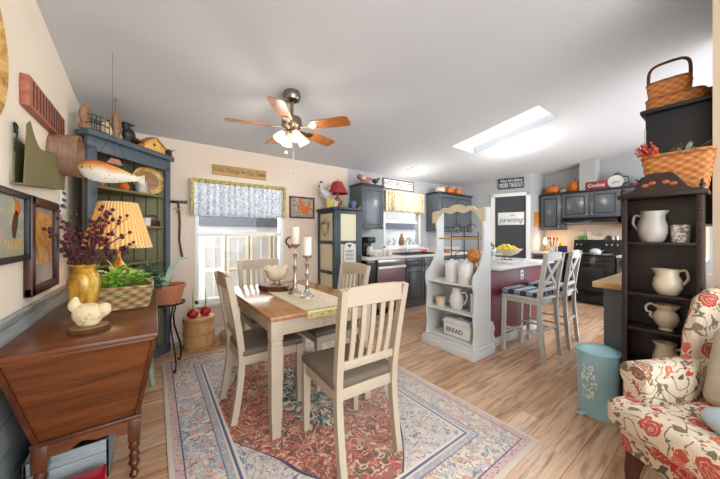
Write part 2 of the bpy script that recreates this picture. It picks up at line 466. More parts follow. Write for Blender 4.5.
M['floral'] = floral_mat()

def toile(name, c0, c1, c2, sc=26):
    t = NT(name)
    e = t.vor(sc, t.map(scale=(1, .2, 1.2)), 'DISTANCE_TO_EDGE'); n = t.noise(sc*1.3, 4, None, .6, 1.5)
    col = t.mix(t.ramp(n, [(.50, 0.0), (.56, .85)]), hx(c0), hx(c1))
    col = t.mix(t.ramp(e, [(.03, .6), (.06, 0.0)]), col, hx(c2))
    t.out(col, .9); t.b.inputs['Transmission Weight'].default_value = .0
    return t.m
M['toile'] = toile('blue toile cotton', '#f2f4f8', '#aab8cc', '#8d9ab0')
M['yellowtoile'] = toile('yellow floral border', '#c4b160', '#6b5f30', '#e3d8ae', 34)
M['kitchenshade'] = toile('cream printed cotton', '#e9dec0', '#b8a173', '#8d7a5d', 30)
M['runner'] = toile('cream printed runner cloth', '#e0d6c0', '#d3c4a4', '#cbb991', 22)
M['patchwork'] = toile('pieced feather collage', '#bcae9b', '#5b4636', '#8e3f2a', 30)
def gingham():
    t = NT('blue gingham'); x, y, z = t.sep()[:3]
    a = t.math('GREATER_THAN', t.math('FRACT', t.math('MULTIPLY', x, 11)), .5); b = t.math('GREATER_THAN', t.math('FRACT', t.math('MULTIPLY', y, 8)), .5)
    f = t.math('MULTIPLY', t.math('ADD', a, b), .5)
    return t.out(t.ramp(f, [(0, '#e4e4de'), (.4, '#7f8c9a'), (.8, '#2c3644')], True), .9)
M['gingham'] = gingham()
def weave(name, c1, c2, sc=30, rough=.6):
    t = NT(name); x, y, z = t.sep()[:3]
    h = t.math('ADD', x, y)
    a = t.math('SINE', t.math('MULTIPLY', h, sc*4)); b = t.math('SINE', t.math('MULTIPLY', z, sc*6))
    f = t.math('ADD', t.math('MULTIPLY', t.math('MULTIPLY', a, b), .5), .5)
    t.bump(f, .7, .006)
    return t.out(t.mix(t.math('ADD', t.math('MULTIPLY', f, .75), t.math('MULTIPLY', t.noise(20, 3), .25)), hx(c1), hx(c2)), rough)
M['basket'] = weave('woven splint basket', '#8f4a14', '#d08a44', 26)
M['basketdark'] = weave('darker woven splint', '#6f3a12', '#b06a2c', 26)
def print_mat_(nm):
    t = NT(nm); x, y, z = t.sep()[:3]
    n = t.noise(14, 4, None, .6, 1)
    t.bump(n, .5, .01)
    return t.out(t.ramp(n, [(.35, '#8a5f26'), (.5, '#c2954c'), (.65, '#dcb877')]), .7)
M['rope'] = weave('braided seagrass', '#4f3417', '#cba770', 20, .8)
M['wovenplate'] = print_mat_('coiled straw tray')
def vase_mat():
    t = NT('amber splash glaze'); n = t.noise(9, 4, t.map(scale=(1, 1, .5)), .6, 1)
    return t.out(t.ramp(n, [(.3, '#6f3a10'), (.45, '#c08a2a'), (.58, '#d9b64e'), (.7, '#9db4a6')]), .12)
M['vase'] = vase_mat()
def print_mat(name, cols, sc=9):
    t = NT(name); n = t.noise(sc, 4, None, .6, 1.2)
    return t.out(t.ramp(n, [(.3+.4*i/(len(cols)-1), c) for i, c in enumerate(cols)]), .35)
M['print1'] = print_mat('autumn floral print', ['#b5652f', '#a8a887', '#8fa3a0', '#c8b08a', '#5a6a4c'])
M['print2'] = print_mat('golden harvest print', ['#7a3f1a', '#c77a2c', '#e0b46a', '#9c5a28'], 12)
M['mat'] = plain('grey picture mount', '#9c9088', .6)
def lampshade_mat():
    t = NT('pleated parchment shade'); x, y, z = t.sep()[:3]
    a = t.math('ARCTAN2', y, x); w = t.math('SINE', t.math('MULTIPLY', a, 44))
    t.bump(w, .6, .006)
    t.out(t.mix(t.math('ADD', t.math('MULTIPLY', w, .5), .5), hx('#d6a860'), hx('#f0cf8e')), .8)  # golden tone puts the lit shade's warm glow into its colour
    t.b.inputs['Subsurface Weight'].default_value = .15
    return t.m
M['pleat'] = lampshade_mat()
def fish_mat():
    t = NT('painted trout'); x, y, z = t.sep()[:3]
    f = t.math('ADD', t.math('MULTIPLY', z, 7), t.math('MULTIPLY', t.noise(9, 4), .5))
    col = t.ramp(f, [(.0, '#cfc9bd'), (.22, '#dccfb8'), (.40, '#d9a05c'), (.62, '#a85a24')])
    col = t.mix(t.math('LESS_THAN', t.vor(55), .18), col, hx('#6b3a1e'))
    return t.out(col, .3)
M['trout'] = fish_mat()
def stripes(name, cols, sc, axis=0):
    t = NT(name); v = t.sep()[axis]
    f = t.math('FRACT', t.math('MULTIPLY', v, sc))
    return t.out(t.ramp(f, [(i/len(cols), c) for i, c in enumerate(cols)], True), .6)
def boards(name, c1, c2, sc, axis='x'):
    t = NT(name); i = {'x': 0, 'y': 1}[axis]; s_ = t.sep(); v = s_[i]
    f = t.math('FRACT', t.math('MULTIPLY', v, sc))
    return t.out(t.mix(t.math('LESS_THAN', f, .12), hx(c1), hx(c2)), .6)
M['beadboard'] = boards('olive beadboard', '#6e6b47', '#2f2e1e', 15)
M['shakerpaint'] = print_mat('painted birdhouse', ['#b8432f', '#e0b35a', '#c9653c'], 8)

# ------------------------------------------------------------------ camera, light, world
H = 1.257
cam = bpy.data.cameras.new('camera'); co = bpy.data.objects.new('camera', cam); COL.objects.link(co); S.camera = co
co.location = (0, 0, H); co.rotation_euler = (R(90), 0, -R(36.27))
cam.sensor_width = 36; cam.lens = 280/720*36; cam.shift_y = -(239.5-235.4)/720; cam.clip_start = .05
w = bpy.data.worlds.new('sky'); S.world = w; w.use_nodes = True
w.node_tree.nodes['Background'].inputs[0].default_value = (.84, .92, 1, 1); w.node_tree.nodes['Background'].inputs[1].default_value = 4.2
S.view_settings.view_transform = 'Standard'; S.view_settings.look = 'None'; S.view_settings.exposure = 0.45; S.view_settings.gamma = 1
S.view_settings.use_curve_mapping = False
def light(name, kind, loc, e, c=(1, 1, 1), rot=(0, 0, 0), size=.3, sy=None):
    l = bpy.data.lights.new(name, kind); l.energy = e; l.color = c
    if kind == 'AREA':
        l.size = size
        if sy: l.shape = 'RECTANGLE'; l.size_y = sy
    else: l.shadow_soft_size = size
    o = bpy.data.objects.new(name, l); COL.objects.link(o); o.location = loc; o.rotation_euler = rot
    return o

# ------------------------------------------------------------------ the room
LX, BY, RX_ = -.55, 3.92, 7.05
SL, Z0 = .15, 2.38
def cz(y): return Z0+SL*(BY-y)
b = B(); b.box(-.7, 7.3, -3.2, 4.05, -.08, 0); struct('floor', b, M['floor'])
# ceiling with skylight opening
sx0, sx1, sy0, sy1 = 3.58, 4.17, 1.39, 2.56
b = B()
def cslab(x0, x1, y0, y1):
    b.prism([(y0, cz(y0)), (y1, cz(y1)), (y1, cz(y1)+.1), (y0, cz(y0)+.1)], 'yz', x0, x1)
cslab(-.7, sx0, -1.6, 4.05); cslab(sx1, 7.3, -1.6, 4.05); cslab(sx0, sx1, -1.6, sy0); cslab(sx0, sx1, sy1, 4.05)
struct('ceiling', b, M['ceil'])
b = B()
zt = 3.35
for (x0, x1, y0, y1) in ((sx0-.03, sx0, sy0, sy1), (sx1, sx1+.03, sy0, sy1), (sx0-.03, sx1+.03, sy0-.03, sy0), (sx0-.03, sx1+.03, sy1, sy1+.03)):
    b.prism([(y0, cz(y0)+.1), (y1, cz(y1)+.1), (y1, zt), (y0, zt)], 'yz', x0, x1)
struct('trim_1', b, M['white'])
b = B(); b.box(sx0-.03, sx1+.03, sy0-.03, sy1+.03, zt, zt+.02); o = struct('window_3', b, M['acrylic'])
# walls
def wallb(name, m, x0, x1, holes, y0=BY, y1=BY+.12, top=2.40):
    b = B(); xs = x0
    for (a, c, z0, z1) in holes:
        b.box(xs, a, y0, y1, 0, top); b.box(a, c, y0, y1, 0, z0); b.box(a, c, y0, y1, z1, top); xs = c
    b.box(xs, x1, y0, y1, 0, top); return struct(name, b, m)
wallb('wall_back', M['wallpink'], LX-.12, 2.62, [(.39, 1.50, .42, 1.95)])
wallb('wall_back_kitchen', M['wallblue'], 2.62, 5.86, [(3.42, 4.42, 1.02, 2.08)])
b = B(); b.prism([(-1.5, 0), (BY, 0), (BY, cz(BY)+.05), (-1.5, cz(-1.5)+.05)], 'yz', LX-.12, LX); struct('wall_left', b, M['wall'])
b = B(); b.box(LX, LX+.012, -1.4, BY, 0, .872, .002); b.box(LX, LX+.022, -1.4, BY, .86, .885, .003); struct('trim_2', b, M['shiplap'])
P, Q = Vector((5.85, BY, 0)), Vector((6.33, 2.6, 0)); dv = (Q-P).normalized(); nv = Vector((dv.y, -dv.x, 0))*-1
if nv.dot(Vector((-1, -1, 0))) < 0: nv = -nv
def diag(k, off, z): return P+(Q-P)*k+nv*off+Vector((0, 0, z))
def dslab(b, k0, k1, z0, z1, o0, o1):
    t = bmesh.new(); vs = []
    for z in (z0, z1):
        for k, o_ in ((k0, o0), (k1, o0), (k1, o1), (k0, o1)): vs.append(t.verts.new(diag(k, o_, z)))
    for f in ((0, 1, 2, 3), (4, 5, 6, 7), (0, 1, 5, 4), (1, 2, 6, 5), (2, 3, 7, 6), (3, 0, 4, 7)): t.faces.new([vs[i] for i in f])
    bmesh.ops.recalc_face_normals(t, faces=t.faces[:]); b.join(t)
b = B(); dslab(b, 0, .515, 0, 2.7, -.1, 0); dslab(b, .937, 1, 0, 2.7, -.1, 0); dslab(b, .515, .937, 2.10, 2.7, -.1, 0); struct('wall_pantry', b, M['wallblue'])
b = B(); dslab(b, .457, .515, 0, 2.17, 0, .02); dslab(b, .937, .995, 0, 2.17, 0, .02); dslab(b, .457, .995, 2.10, 2.17, 0, .02); struct('trim_3', b, M['white'])
b = B(); dslab(b, .515, .937, 0.01, 2.10, -.06, -.02)
door = struct('door_1', b, M['char'])
b = B(); b.box(6.33, RX_, 2.6, 2.7, 0, 2.7); struct('wall_pantry_side', b, M['wallblue'])
b = B(); b.prism([(0, 0), (2.7, 0), (2.7, cz(2.7)+.05), (0, cz(0)+.05)], 'yz', RX_, RX_+.12); struct('wall_right', b, M['wallblue'])
b = B(); b.prism([(1.64, 2.12), (1.89, 2.12), (1.89, cz(1.89)+.02), (1.64, cz(1.64)+.02)], 'yz', 6.74, RX_); struct('wall_chase', b, M['wallblue'])
b = B(); b.prism([(-1.2, 0), (.1, 0), (.1, cz(.1)+.02), (-1.2, cz(-1.2)+.02)], 'yz', 2.62, 2.74); struct('wall_front', b, plain('darkened beige wall paint', '#bda68b', .8, var=.02))  # beige paint darkened here to offset the strong light on this wall
b = B(); b.box(2.74, 3.9, -.02, .06, 0, 3.0); struct('wall_front_kitchen', b, M['wallblue'])
b = B(); b.box(-.5, 2.0, BY-.014, BY, 0, .09, .004); struct('baseboard_back', b, M['white'])
# window 1 and 2: frame, sash, pane
def window(name, x0, x1, z0, z1, rail):
    b = B(); f = .045
    for (a, c, d, e) in ((x0, x0+f, z0, z1), (x1-f, x1, z0, z1), (x0, x1, z1-f, z1), (x0, x1, z0, z0+f)): b.box(a, c, BY-.005, BY+.1, d, e, .004)
    o = struct(name, b, M['white'])
    b = B(); b.box(x0+f, x1-f, BY+.05, BY+.09, rail-.025, rail+.025, .004); part('sash_rail', b, M['white'], o)
    b = B(); b.box(x0+f, x1-f, BY+.07, BY+.074, z0+f, z1-f); part('pane', b, M['pane'], o)
    b = B(); b.box(x0-.05, x1+.05, BY-.05, BY-.002, z0-.035, z0+.002, .006); part('sill', b, M['white'], o)
    return o
window('window_1', .39, 1.50, .42, 1.95, 1.27)
window('window_2', 3.42, 4.42, 1.02, 2.08, 1.52)
# enclosed porch seen through the windows
b = B(); b.box(-1.2, 7.2, 4.05, 6.6, -.1, -.02); solo('patio_slab', b, M['deck'], 'pale patio floor outside the windows', 'patio')['kind'] = 'structure'
b = B(); b.box(-.8, 6.9, 5.6, 5.7, -.02, 2.6); solo('wall_porch', b, M['exterior'], 'pale exterior wall across the porch', 'wall')['kind'] = 'structure'
b = B(); b.box(-1.2, 7.2, 4.05, 5.9, 2.62, 2.7); solo('porch_light_blocker', b, M['exterior'], 'unseen pale roof added over the porch to cut daylight', 'roof')['kind'] = 'structure'  # unseen slab, added above the porch to cut the daylight on it
b = B(); b.box(-.7, 6.8, 5.52, 5.598, 1.42, 1.60, .004); solo('beam', b, M['fascia'], 'grey beam along the porch wall seen through the window', 'beam', (0, 0, 0))
def shutter(x0, x1, lab, tan=True):
    t = thing('louvered_shutter', lab, 'shutter', ((x0+x1)/2, 5.52, 0), 0, 'white louvered panels across the porch')
    w_ = (x1-x0)/2; b = B()
    for a, c in ((-w_, -w_+.05), (w_-.05, w_)): b.box(a, c, -.02, .02, -.0, 1.27, .003)
    for z in (0.02, .62, 1.21): b.box(-w_, w_, -.018, .018, z, z+.06, .003)
    part('frame', b, M['tanframe'] if tan else M['white'], t)
    b = B()
    for i in range(32):
        z = .1+i*.035
        if abs(z-.65) > .04: b.box(-w_+.05, w_-.05, -.002, .002, -.017, .017, M=T(0, 0, z) @ RX(R(35)))
    b.box(-.008, .008, -.03, -.02, .1, 1.18)
    part('louvers', b, M['white'], t)
shutter(.66, 1.02, 'white louvered panel, leftmost seen through dining window, white frame', False)
shutter(1.05, 1.43, 'white louvered panel second from left through dining window, beige frame')
shutter(1.46, 1.86, 'white louvered panel third from left through dining window, beige frame')
shutter(1.89, 2.24, 'white louvered panel at right edge of dining window, beige frame')

# ------------------------------------------------------------------ rug
hxr, hyr = .915, 1.328
b = B(); b.box(-hxr, hxr, -hyr, hyr, 0, .009, .003)
solo('area_rug', b, rug_mat(hxr, hyr), 'faded red and blue persian style rug under the dining table', 'rug', (.974, 2.056, 0))

# ------------------------------------------------------------------ dining table
TX0, TX1, TY0, TY1 = .56, 1.36, 1.67, 2.92
G0 = .009
t = thing('dining_table', 'cream dining table with honey brown wooden top on the rug', 'table', ((TX0+TX1)/2, (TY0+TY1)/2, G0))
hw, hl = (TX1-TX0)/2, (TY1-TY0)/2
b = B(); b.box(-hw, hw, -hl, hl, .722, .751, .006); part('tabletop', b, M['tabletop'], t)
b = B(); e = .05
for a, c, d, f in ((-hw+e, hw-e, -hl+.035, -hl+.06), (-hw+e, hw-e, hl-.06, hl-.035), (-hw+.035, -hw+.06, -hl+e, hl-e), (hw-.06, hw-.035, -hl+e, hl-e)): b.box(a, c, d, f, .62, .722, .003)
part('apron', b, M['chaircream'], t)
for sx in (-1, 1):
    for sy in (-1, 1):
        x, y = sx*(hw-.045), sy*(hl-.045); b = B()
        b.box(x-.038, x+.038, y-.038, y+.038, .6, .722, .004); b.box(x-.036, x+.036, y-.036, y+.036, .56, .60, .008)
        b.sweep([(x, y, .565), (x, y, .12), (x, y, .10), (x, y, 0)], [(-.036, -.036), (.036, -.036), (.036, .036), (-.036, .036)], up=(0, 1, 0), scale=[1, .92, .80, .74])
        part('leg', b, M['chaircream'], t)
b = B(); b.box(-.02, .3, -hl+.028, -hl+.036, .633, .71, .003); d = part('drawer', b, M['chaircream'], t)
b = B(); b.lathe([(0, 0), (.006, 0), (.006, .01), (.013, .014), (.013, .02), (0, .023)], seg=12, M=T(.13, -hl+.03, .672) @ RX(R(90))); part('knob', b, M['iron'], d)

# dining chair (faces +Y)
def dining_chair():
    t = thing('dining_chair', '', 'chair', group='cream slat back dining chairs')
    b = B()
    b.box(-.212, .212, -.20, .24, .435, .478, .016, seg=3); part('seat', b, M['taupe'], t)
    b = B()
    b.box(-.19, .19, .205, .225, .375, .437, .003); b.box(-.19, .19, -.205, -.185, .375, .437, .003)
    b.box(-.199, -.179, -.2, .22, .375, .437, .003); b.box(.179, .199, -.2, .22, .375, .437, .003)
    part('seat_frame', b, M['chaircream'], t)
    def yb(z):  # rear leg/back rake
        return -.20-(max(0, .40-z)**1.6)*.22-(max(0, z-.45)**1.25)*.19
    for sx in (-1, 1):
        b = B(); b.sweep([(sx*.188, .21, .437), (sx*.188, .21, .25), (sx*.188, .212, 0)], [(-.023, -.023), (.023, -.023), (.023, .023), (-.023, .023)], up=(0, 1, 0), scale=[1.05, .95, .72]); part('leg', b, M['chaircream'], t)
        b = B(); pts = [(sx*(.186+max(0, z-.45)*.03), yb(z), z) for z in [i*.0976 for i in range(11)]]
        b.bar(pts, .038, .040, up=(0, 1, 0)); part('leg', b, M['chaircream'], t)
    b = B()
    b.prism([(-.202, .885), (.202, .885), (.208, .975), (.15, .985), (0, .99), (-.15, .985), (-.208, .975)], 'xz', yb(.93)-.012, yb(.93)+.012, .003)
    part('top_rail', b, M['chaircream'], t)
    b = B(); b.box(-.18, .18, yb(.56)-.009, yb(.56)+.009, .54, .585, .003)
    part('lower_rail', b, M['chaircream'], t)
    for i in range(5):
        x = -.116+i*.058; b = B()
        b.bar([(x*(1+max(0, z-.56)*.25), yb(z)+.004-math.sin((z-.56)/.34*PI)*.012, z) for z in [.57+k*.066 for k in range(6)]], .030, .011, up=(0, 1, 0))
        part('slat', b, M['chaircream'], t)
    return t
ch = dining_chair(); ch['label'] = 'cream slat-back dining chair in front, its back toward the viewer'
ch.location = (.965, 1.44, G0); ch.rotation_euler = (0, 0, R(-2))
dup(ch, 'cream slat-back dining chair at the left side of the table near the window', (.67, 2.17, G0), R(-90))
dup(ch, 'cream slat-back dining chair at the far end of table before the shuttered window', (.93, 2.88, G0), R(180))
dup(ch, 'cream slat-back dining chair at the right side of table near the pie safe', (1.27, 2.2, G0), R(90))

# ------------------------------------------------------------------ on the table
TZ = G0+.751
b = B()
b.box(-.19, .19, TY0-.006-2.3, TY1-2.3-.25, 0, .003); b.box(-.19, .19, TY0-.009-2.3, TY0-.006-2.3, -.045, .003)
o = solo('table_runner', b, M['runner'], 'cream printed table runner with yellow edge running along the dining table', 'runner', (.99, 2.3, TZ))
b = B(); b.box(-.19, .19, TY0-.0105-2.3, TY0-.0093-2.3, -.045, -.01); b.box(-.19, .19, TY0-2.3, TY0+.03-2.3, .0031, .0036); part('border', b, M['yellowtoile'], o, 'yellow floral border')
RZ_ = TZ+.003
t = thing('wood_slice_tray', 'thick round bark-edged wood slice on the dining table', 'tray', (.93, 2.55, RZ_))
b = B(); b.lathe([(0, 0), (.165, 0), (.172, .02), (.168, .042), (0, .042)], seg=30, fn=lambda a, z: 1+.03*math.sin(3*a)+.02*math.sin(7*a)); part('bark', b, M['bark'], t)
b = B(); b.lathe([(0, .0425), (.158, .0425), (.158, .045), (0, .045)], seg=30, fn=lambda a, z: 1+.03*math.sin(3*a)+.02*math.sin(7*a)); part('face', b, M['slice'], t)
t = thing('bird_figurine', 'cream round bird figurine standing on wire feet on the wood slice', 'figurine', (.895, 2.5, RZ_+.045), R(200)); t.scale = (1.2, 1.2, 1.3)
b = B(); b.ell((0, 0, .08), .085, .06, .055); b.ell((.075, 0, .115), .034, .03, .03); b.ell((-.085, 0, .11), .035, .02, .025, (0, .5, 0)); b.ell((.115, 0, .12), .016, .01, .008)
remesh(part('body', b, M['ceramic'], t), .007)
b = B()
for s_ in (-1, 1):
    b.tube([(0, s_*.025, .04), (0, s_*.03, .005)], .003, 6); b.tube([(-.02, s_*.03, .003), (.03, s_*.03, .003)], .003, 6)
part('feet', b, M['iron'], t)
def candlestick(lab, x, y, h, ch_):
    t = thing('candlestick', lab, 'candlestick', (x, y, RZ_), 0, 'silver candlesticks on the table')
    b = B(); k = h/.3
    b.lathe([(0, 0), (.052, 0), (.05, .008), (.03, .03), (.018, .05), (.012, .07), (.02, .085*k), (.01, .1*k), (.013, .15*k), (.02, .165*k), (.010, .18*k), (.013, .22*k), (.02, .24*k), (.009, .255*k), (.012, .275*k), (.04, .293*k), (.042, .3*k), (0, .3*k)], seg=18)
    part('stem', b, M['pewter'], t)
    c = thing('pillar_candle', 'ivory pillar candle on the '+('taller' if h > .4 else 'shorter')+' silver candlestick', 'candle', (x, y, RZ_+h), 0, 'ivory pillar candles')
    b = B(); b.lathe([(0, 0), (.034, 0), (.035, .004), (.035, ch_-.006), (.032, ch_), (.02, ch_-.006), (0, ch_-.008)], seg=20); part('wax', b, M['candle'], c)
    b = B(); b.tube([(0, 0, ch_-.01), (.001, 0, ch_+.01)], .0015, 5); part('wick', b, M['ink'], c)
candlestick('taller silver turned candlestick, left of the pair on the dining table', .96, 2.24, .42, .145)
candlestick('shorter silver turned candlestick, nearer and right of the pair on the table', .985, 2.06, .335, .145)
t = thing('glass_votive', 'small beaded silver glass ornament cluster beside the candlesticks', 'votive', (.93, 2.27, RZ_))
b = B(); b.lathe([(0, 0), (.02, 0), (.008, .01), (.008, .03), (.03, .05), (.034, .075), (.03, .076), (0, .055)], seg=14); part('cup', b, M['pewter'], t)
b = B()
for i in range(12):
    a = i*PI/6; b.ell((.036*math.cos(a), .036*math.sin(a), .07+.008*(i % 2)), .007, seg=8)
part('beads', b, M['glass'], t)
t = thing('bird_ornament', 'tiny silver bird ornament by the foot of the shorter candlestick', 'ornament', (.94, 2.04, RZ_))
b = B(); b.ell((0, 0, .02), .022, .014, .014); b.ell((.02, 0, .035), .01); b.ell((-.025, 0, .025), .014, .006, .005)
b.lathe([(0, 0), (.012, 0), (.008, .01), (0, .012)], seg=10); remesh(part('body', b, M['pewter'], t), .004, 3)

# ------------------------------------------------------------------ dough box cabinet at left
t = thing('dough_box_table', 'cherry brown dough box chest with slanted sides and turned legs by the left wall', 'chest', (-.25, 2.295, 0))
b = B(); b.box(-.272, .265, -.595, .595, .755, .78, .006); b.box(-.262, .252, -.582, .582, .742, .755, .004); part('lid', b, M['cherry'], t)
b = B()
tp, bt = (.245, .565), (.172, .425)
tb = bmesh.new(); vs = []
for (hw_, hl_), z in ((bt, .33), (tp, .742)):
    for sx, sy in ((-1, -1), (1, -1), (1, 1), (-1, 1)): vs.append(tb.verts.new((sx*hw_, sy*hl_, z)))
for f in ((0, 1, 2, 3), (4, 5, 6, 7), (0, 1, 5, 4), (1, 2, 6, 5), (2, 3, 7, 6), (3, 0, 4, 7)): tb.faces.new([vs[i] for i in f])
bmesh.ops.recalc_face_normals(tb, faces=tb.faces[:]); b.join(tb)
part('trough', b, M['cherry'], t)
b = B()
for sx in (-1, 1):
    for sy in (-1, 1): b.bar([(sx*.178, sy*.432, .33), (sx*.25, sy*.572, .742)], .018, .018, up=(0, 1, 0))
b.box(-.195, .195, -.45, .45, .31, .33, .004); part('corner_trim', b, M['cherrydark'], t)
b = B(); n = 24
for sy in (-1, 1):
    poly = [(-.15, .31)]+[(-.15+.30*i/n, .25+.02*math.sin(i/n*PI)**2*1.4+.008*math.sin(i/n*PI*6)) for i in range(n+1)]+[(.15, .31)]
    b.prism(poly, 'xz', sy*.435-.01, sy*.435+.01)
for sx in (-1, 1):
    poly = [(-.41, .31)]+[(-.41+.82*i/n, .265+.02*math.sin(i/n*PI)+.008*math.sin(i/n*PI*8)) for i in range(n+1)]+[(.41, .31)]
    b.prism(poly, 'yz', sx*.175-.01, sx*.175+.01)
part('apron', b, M['cherry'], t)
for sx in (-1, 1):
    for sy in (-1, 1):
        b = B(); x, y = sx*.165, sy*.422
        b.box(x-.026, x+.026, y-.026, y+.026, .20, .312, .003)
        b.lathe([(0, 0), (.014, 0), (.022, .02), (.012, .04), (.016, .055), (.026, .08), (.018, .10), (.024, .12), (.016, .14), (.026, .165), (.02, .19), (.026, .20), (0, .20)], (x, y, 0), 14)
        part('leg', b, M['cherrydark'], t)
# box under the chest
t = thing('storage_bin', 'grey board storage bin tucked under the cherry chest', 'bin', (-.34, 2.25, 0))
b = B()
for (a, c, d, e) in ((-.15, .15, -.3, -.285), (-.15, .15, .285, .3), (-.15, -.135, -.3, .3), (.135, .15, -.3, .3)): b.box(a, c, d, e, 0, .2, .003)
b.box(-.15, .15, -.3, .3, 0, .012); part('shell', b, M['shiplap'], t)
b = B(); b.box(-.09, .09, -.06, .06, 0, .11, .004); solo('red_box', b, M['red'], 'small red box on the floor under the front of the cherry chest', 'box', (-.28, 1.83, 0), R(3))

CZ = .78
t = thing('chicken_figurine', 'speckled cream stone hen figurine at the front of the cherry chest', 'figurine', (-.265, 1.93, CZ+.026), R(165)); t.scale = (.85, .85, 1.0)
b = B(); b.ell((0, 0, .06), .078, .052, .055); b.ell((.065, 0, .105), .03, .026, .034); b.ell((-.07, 0, .075), .04, .034, .035, (0, .6, 0)); b.ell((0, 0, .018), .055, .042, .022)
b.ell((.06, 0, .138), .018, .007, .012)
def speck():
    tt = NT('speckled stone'); c = tt.mix(tt.ramp(tt.noise(30, 4, None, .7), [(.55, 0.0), (.68, 1.0)]), hx('#dcc79c'), hx('#8b7350')); tt.bump(tt.noise(60, 3), .4, .004); return tt.out(c, .7)
M['speck'] = speck()
remesh(part('body', b, M['speck'], t), .006)
b = B(); b.lathe([(0, .1), (.009, .1), (.002, .102), (0, .118)], seg=8, M=T(.085, 0, 0) @ T(0, 0, .1) @ RY(R(90)) @ T(0, 0, -.1)); part('beak', b, M['gold'], t)
t = thing('wood_slice', 'flat round wood slice under the speckled stone hen', 'slice', (-.262, 1.935, CZ)); t.scale = (.8, .8, 1)
b = B(); b.lathe([(0, 0), (.098, 0), (.1, .013), (.097, .0235), (0, .0235)], seg=26, fn=lambda a, z: 1+.03*math.sin(2*a)); part('bark', b, M['bark'], t)
b = B(); b.lathe([(0, .0235), (.09, .0235), (.09, .0255), (0, .0255)], seg=26, fn=lambda a, z: 1+.03*math.sin(2*a)); part('face', b, M['slice'], t)
t = thing('amber_vase', 'amber and brown splash glazed vase on the cherry chest', 'vase', (-.335, 2.30, CZ)); t.scale = (1, 1, 1.08)
b = B(); b.lathe([(0, 0), (.048, 0), (.052, .02), (.064, .09), (.075, .17), (.074, .205), (.06, .235), (.048, .245), (.05, .262), (.066, .278), (.064, .282), (.046, .268), (.04, .24), (0, .22)], seg=28); part('body', b, M['vase'], t)
t = thing('berry_branches', 'dark red berry branches standing in the amber vase', 'branches', (-.335, 2.30, CZ+.25))
bs, bb = B(), B(); rr = random.Random(3)
for i in range(26):
    a = rr.uniform(0, 2*PI); sp = rr.uniform(.06, .26)*(.5 if math.cos(a) < -.2 else 1); hh = rr.uniform(.22, .46)
    p0 = Vector((.02*math.cos(a), .02*math.sin(a), -.03)); pts = []
    for k in range(7):
        u_ = k/6; pts.append((p0.x+sp*math.cos(a)*u_**1.7, p0.y+sp*math.sin(a)*u_**1.7, p0.z+hh*u_-.05*sp/.2*u_**3))
    bs.tube(pts, [.0035-.002*k/6 for k in range(7)], 5)
    for k in range(7):
        u_ = rr.uniform(.45, 1.0); q = Vector((p0.x+sp*math.cos(a)*u_**1.7, p0.y+sp*math.sin(a)*u_**1.7, p0.z+hh*u_-.05*sp/.2*u_**3))
        q2 = q+Vector((rr.uniform(-.03, .03), rr.uniform(-.03, .03), rr.uniform(-.015, .03)))
        bs.tube([q, q2], .0015, 4); bb.ell(q2, .0105, seg=8)
part('stems', bs, M['stem'], t); part('berries', bb, M['berry'], t)
# seagrass basket with plant
t = thing('seagrass_basket', 'square braided seagrass basket on the cherry chest', 'basket', (-.205, 2.46, CZ))
b = B()
h0, h1 = (.165, .13), (.19, .155)
for k in range(8):
    f = k/7; w_ = h0[0]+(h1[0]-h0[0])*f; l_ = h0[1]+(h1[1]-h0[1])*f; z = .014+k*.0185
    b.tube([(-w_, -l_, z), (0, -l_-.003, z), (w_, -l_, z), (w_+.003, 0, z), (w_, l_, z), (0, l_+.003, z), (-w_, l_, z), (-w_-.003, 0, z)], .0115, 8, closed=True)
b.box(-.15, .15, -.125, .125, 0, .02); part('body', b, M['rope'], t)
def foliage(name, m, parent, n, rad, h, L, w_, c=(0, 0, 0), seed=1, up=.4):
    b = B(); rr = random.Random(seed)
    for i in range(n):
        a = rr.uniform(0, 2*PI); r_ = rad*math.sqrt(rr.random()); z = h*rr.random()*(1-.5*r_/rad)
        d_ = (math.cos(a)*rr.uniform(.3, 1), math.sin(a)*rr.uniform(.3, 1), rr.uniform(-.2, up*2))
        b.leaf((c[0]+r_*math.cos(a), c[1]+r_*math.sin(a), c[2]+z), d_, L*rr.uniform(.6, 1.2), w_*rr.uniform(.7, 1.2), rr.uniform(0, .5))
    return part(name, b, m, parent, recalc=False)
t = thing('leafy_plant', 'bright green leafy plant filling the seagrass basket', 'plant', (-.205, 2.46, CZ+.03))
foliage('foliage', M['green'], t, 420, .16, .17, .055, .04, (0, 0, .08), 5)
b = B()
for i in range(8): a = i*.8; b.tube([(.03*math.cos(a), .03*math.sin(a), 0), (.1*math.cos(a), .1*math.sin(a), .12)], .003, 5)
part('stems', b, M['stem'], t)
# table lamp
t = thing('table_lamp', 'table lamp with cream pleated shade on the cherry chest', 'lamp', (-.215, 2.74, CZ))
b = B(); b.lathe([(0, 0), (.07, 0), (.07, .015), (.03, .03), (.05, .08), (.065, .16), (.05, .24), (.02, .29), (.012, .32), (.012, .40), (0, .40)], seg=20); part('base', b, M['vase'], t)
b = B(); b.lathe([(.205, .385), (.115, .72), (.112, .72), (.202, .385)], seg=64, closed=True, fn=lambda a, z: 1+.008*math.sin(32*a)); part('lamp_shade', b, M['pleat'], t)
light('table_lamp_light', 'POINT', (-.215, 2.74, CZ+.53), 2.0, (1, .85, .62), size=.05)
# dark bushy plant in white pot
t = thing('potted_ivy', 'dark bluish bushy plant in a pot behind the seagrass basket', 'plant', (-.045, 2.83, CZ))
b = B(); b.lathe([(0, 0), (.03, 0), (.04, .07), (.043, .072), (.036, .07), (0, .06)], seg=16); part('pot', b, M['offwhite'], t)
foliage('foliage', M['darkgreen'], t, 520, .10, .26, .038, .028, (0, 0, .04), 9, .3)

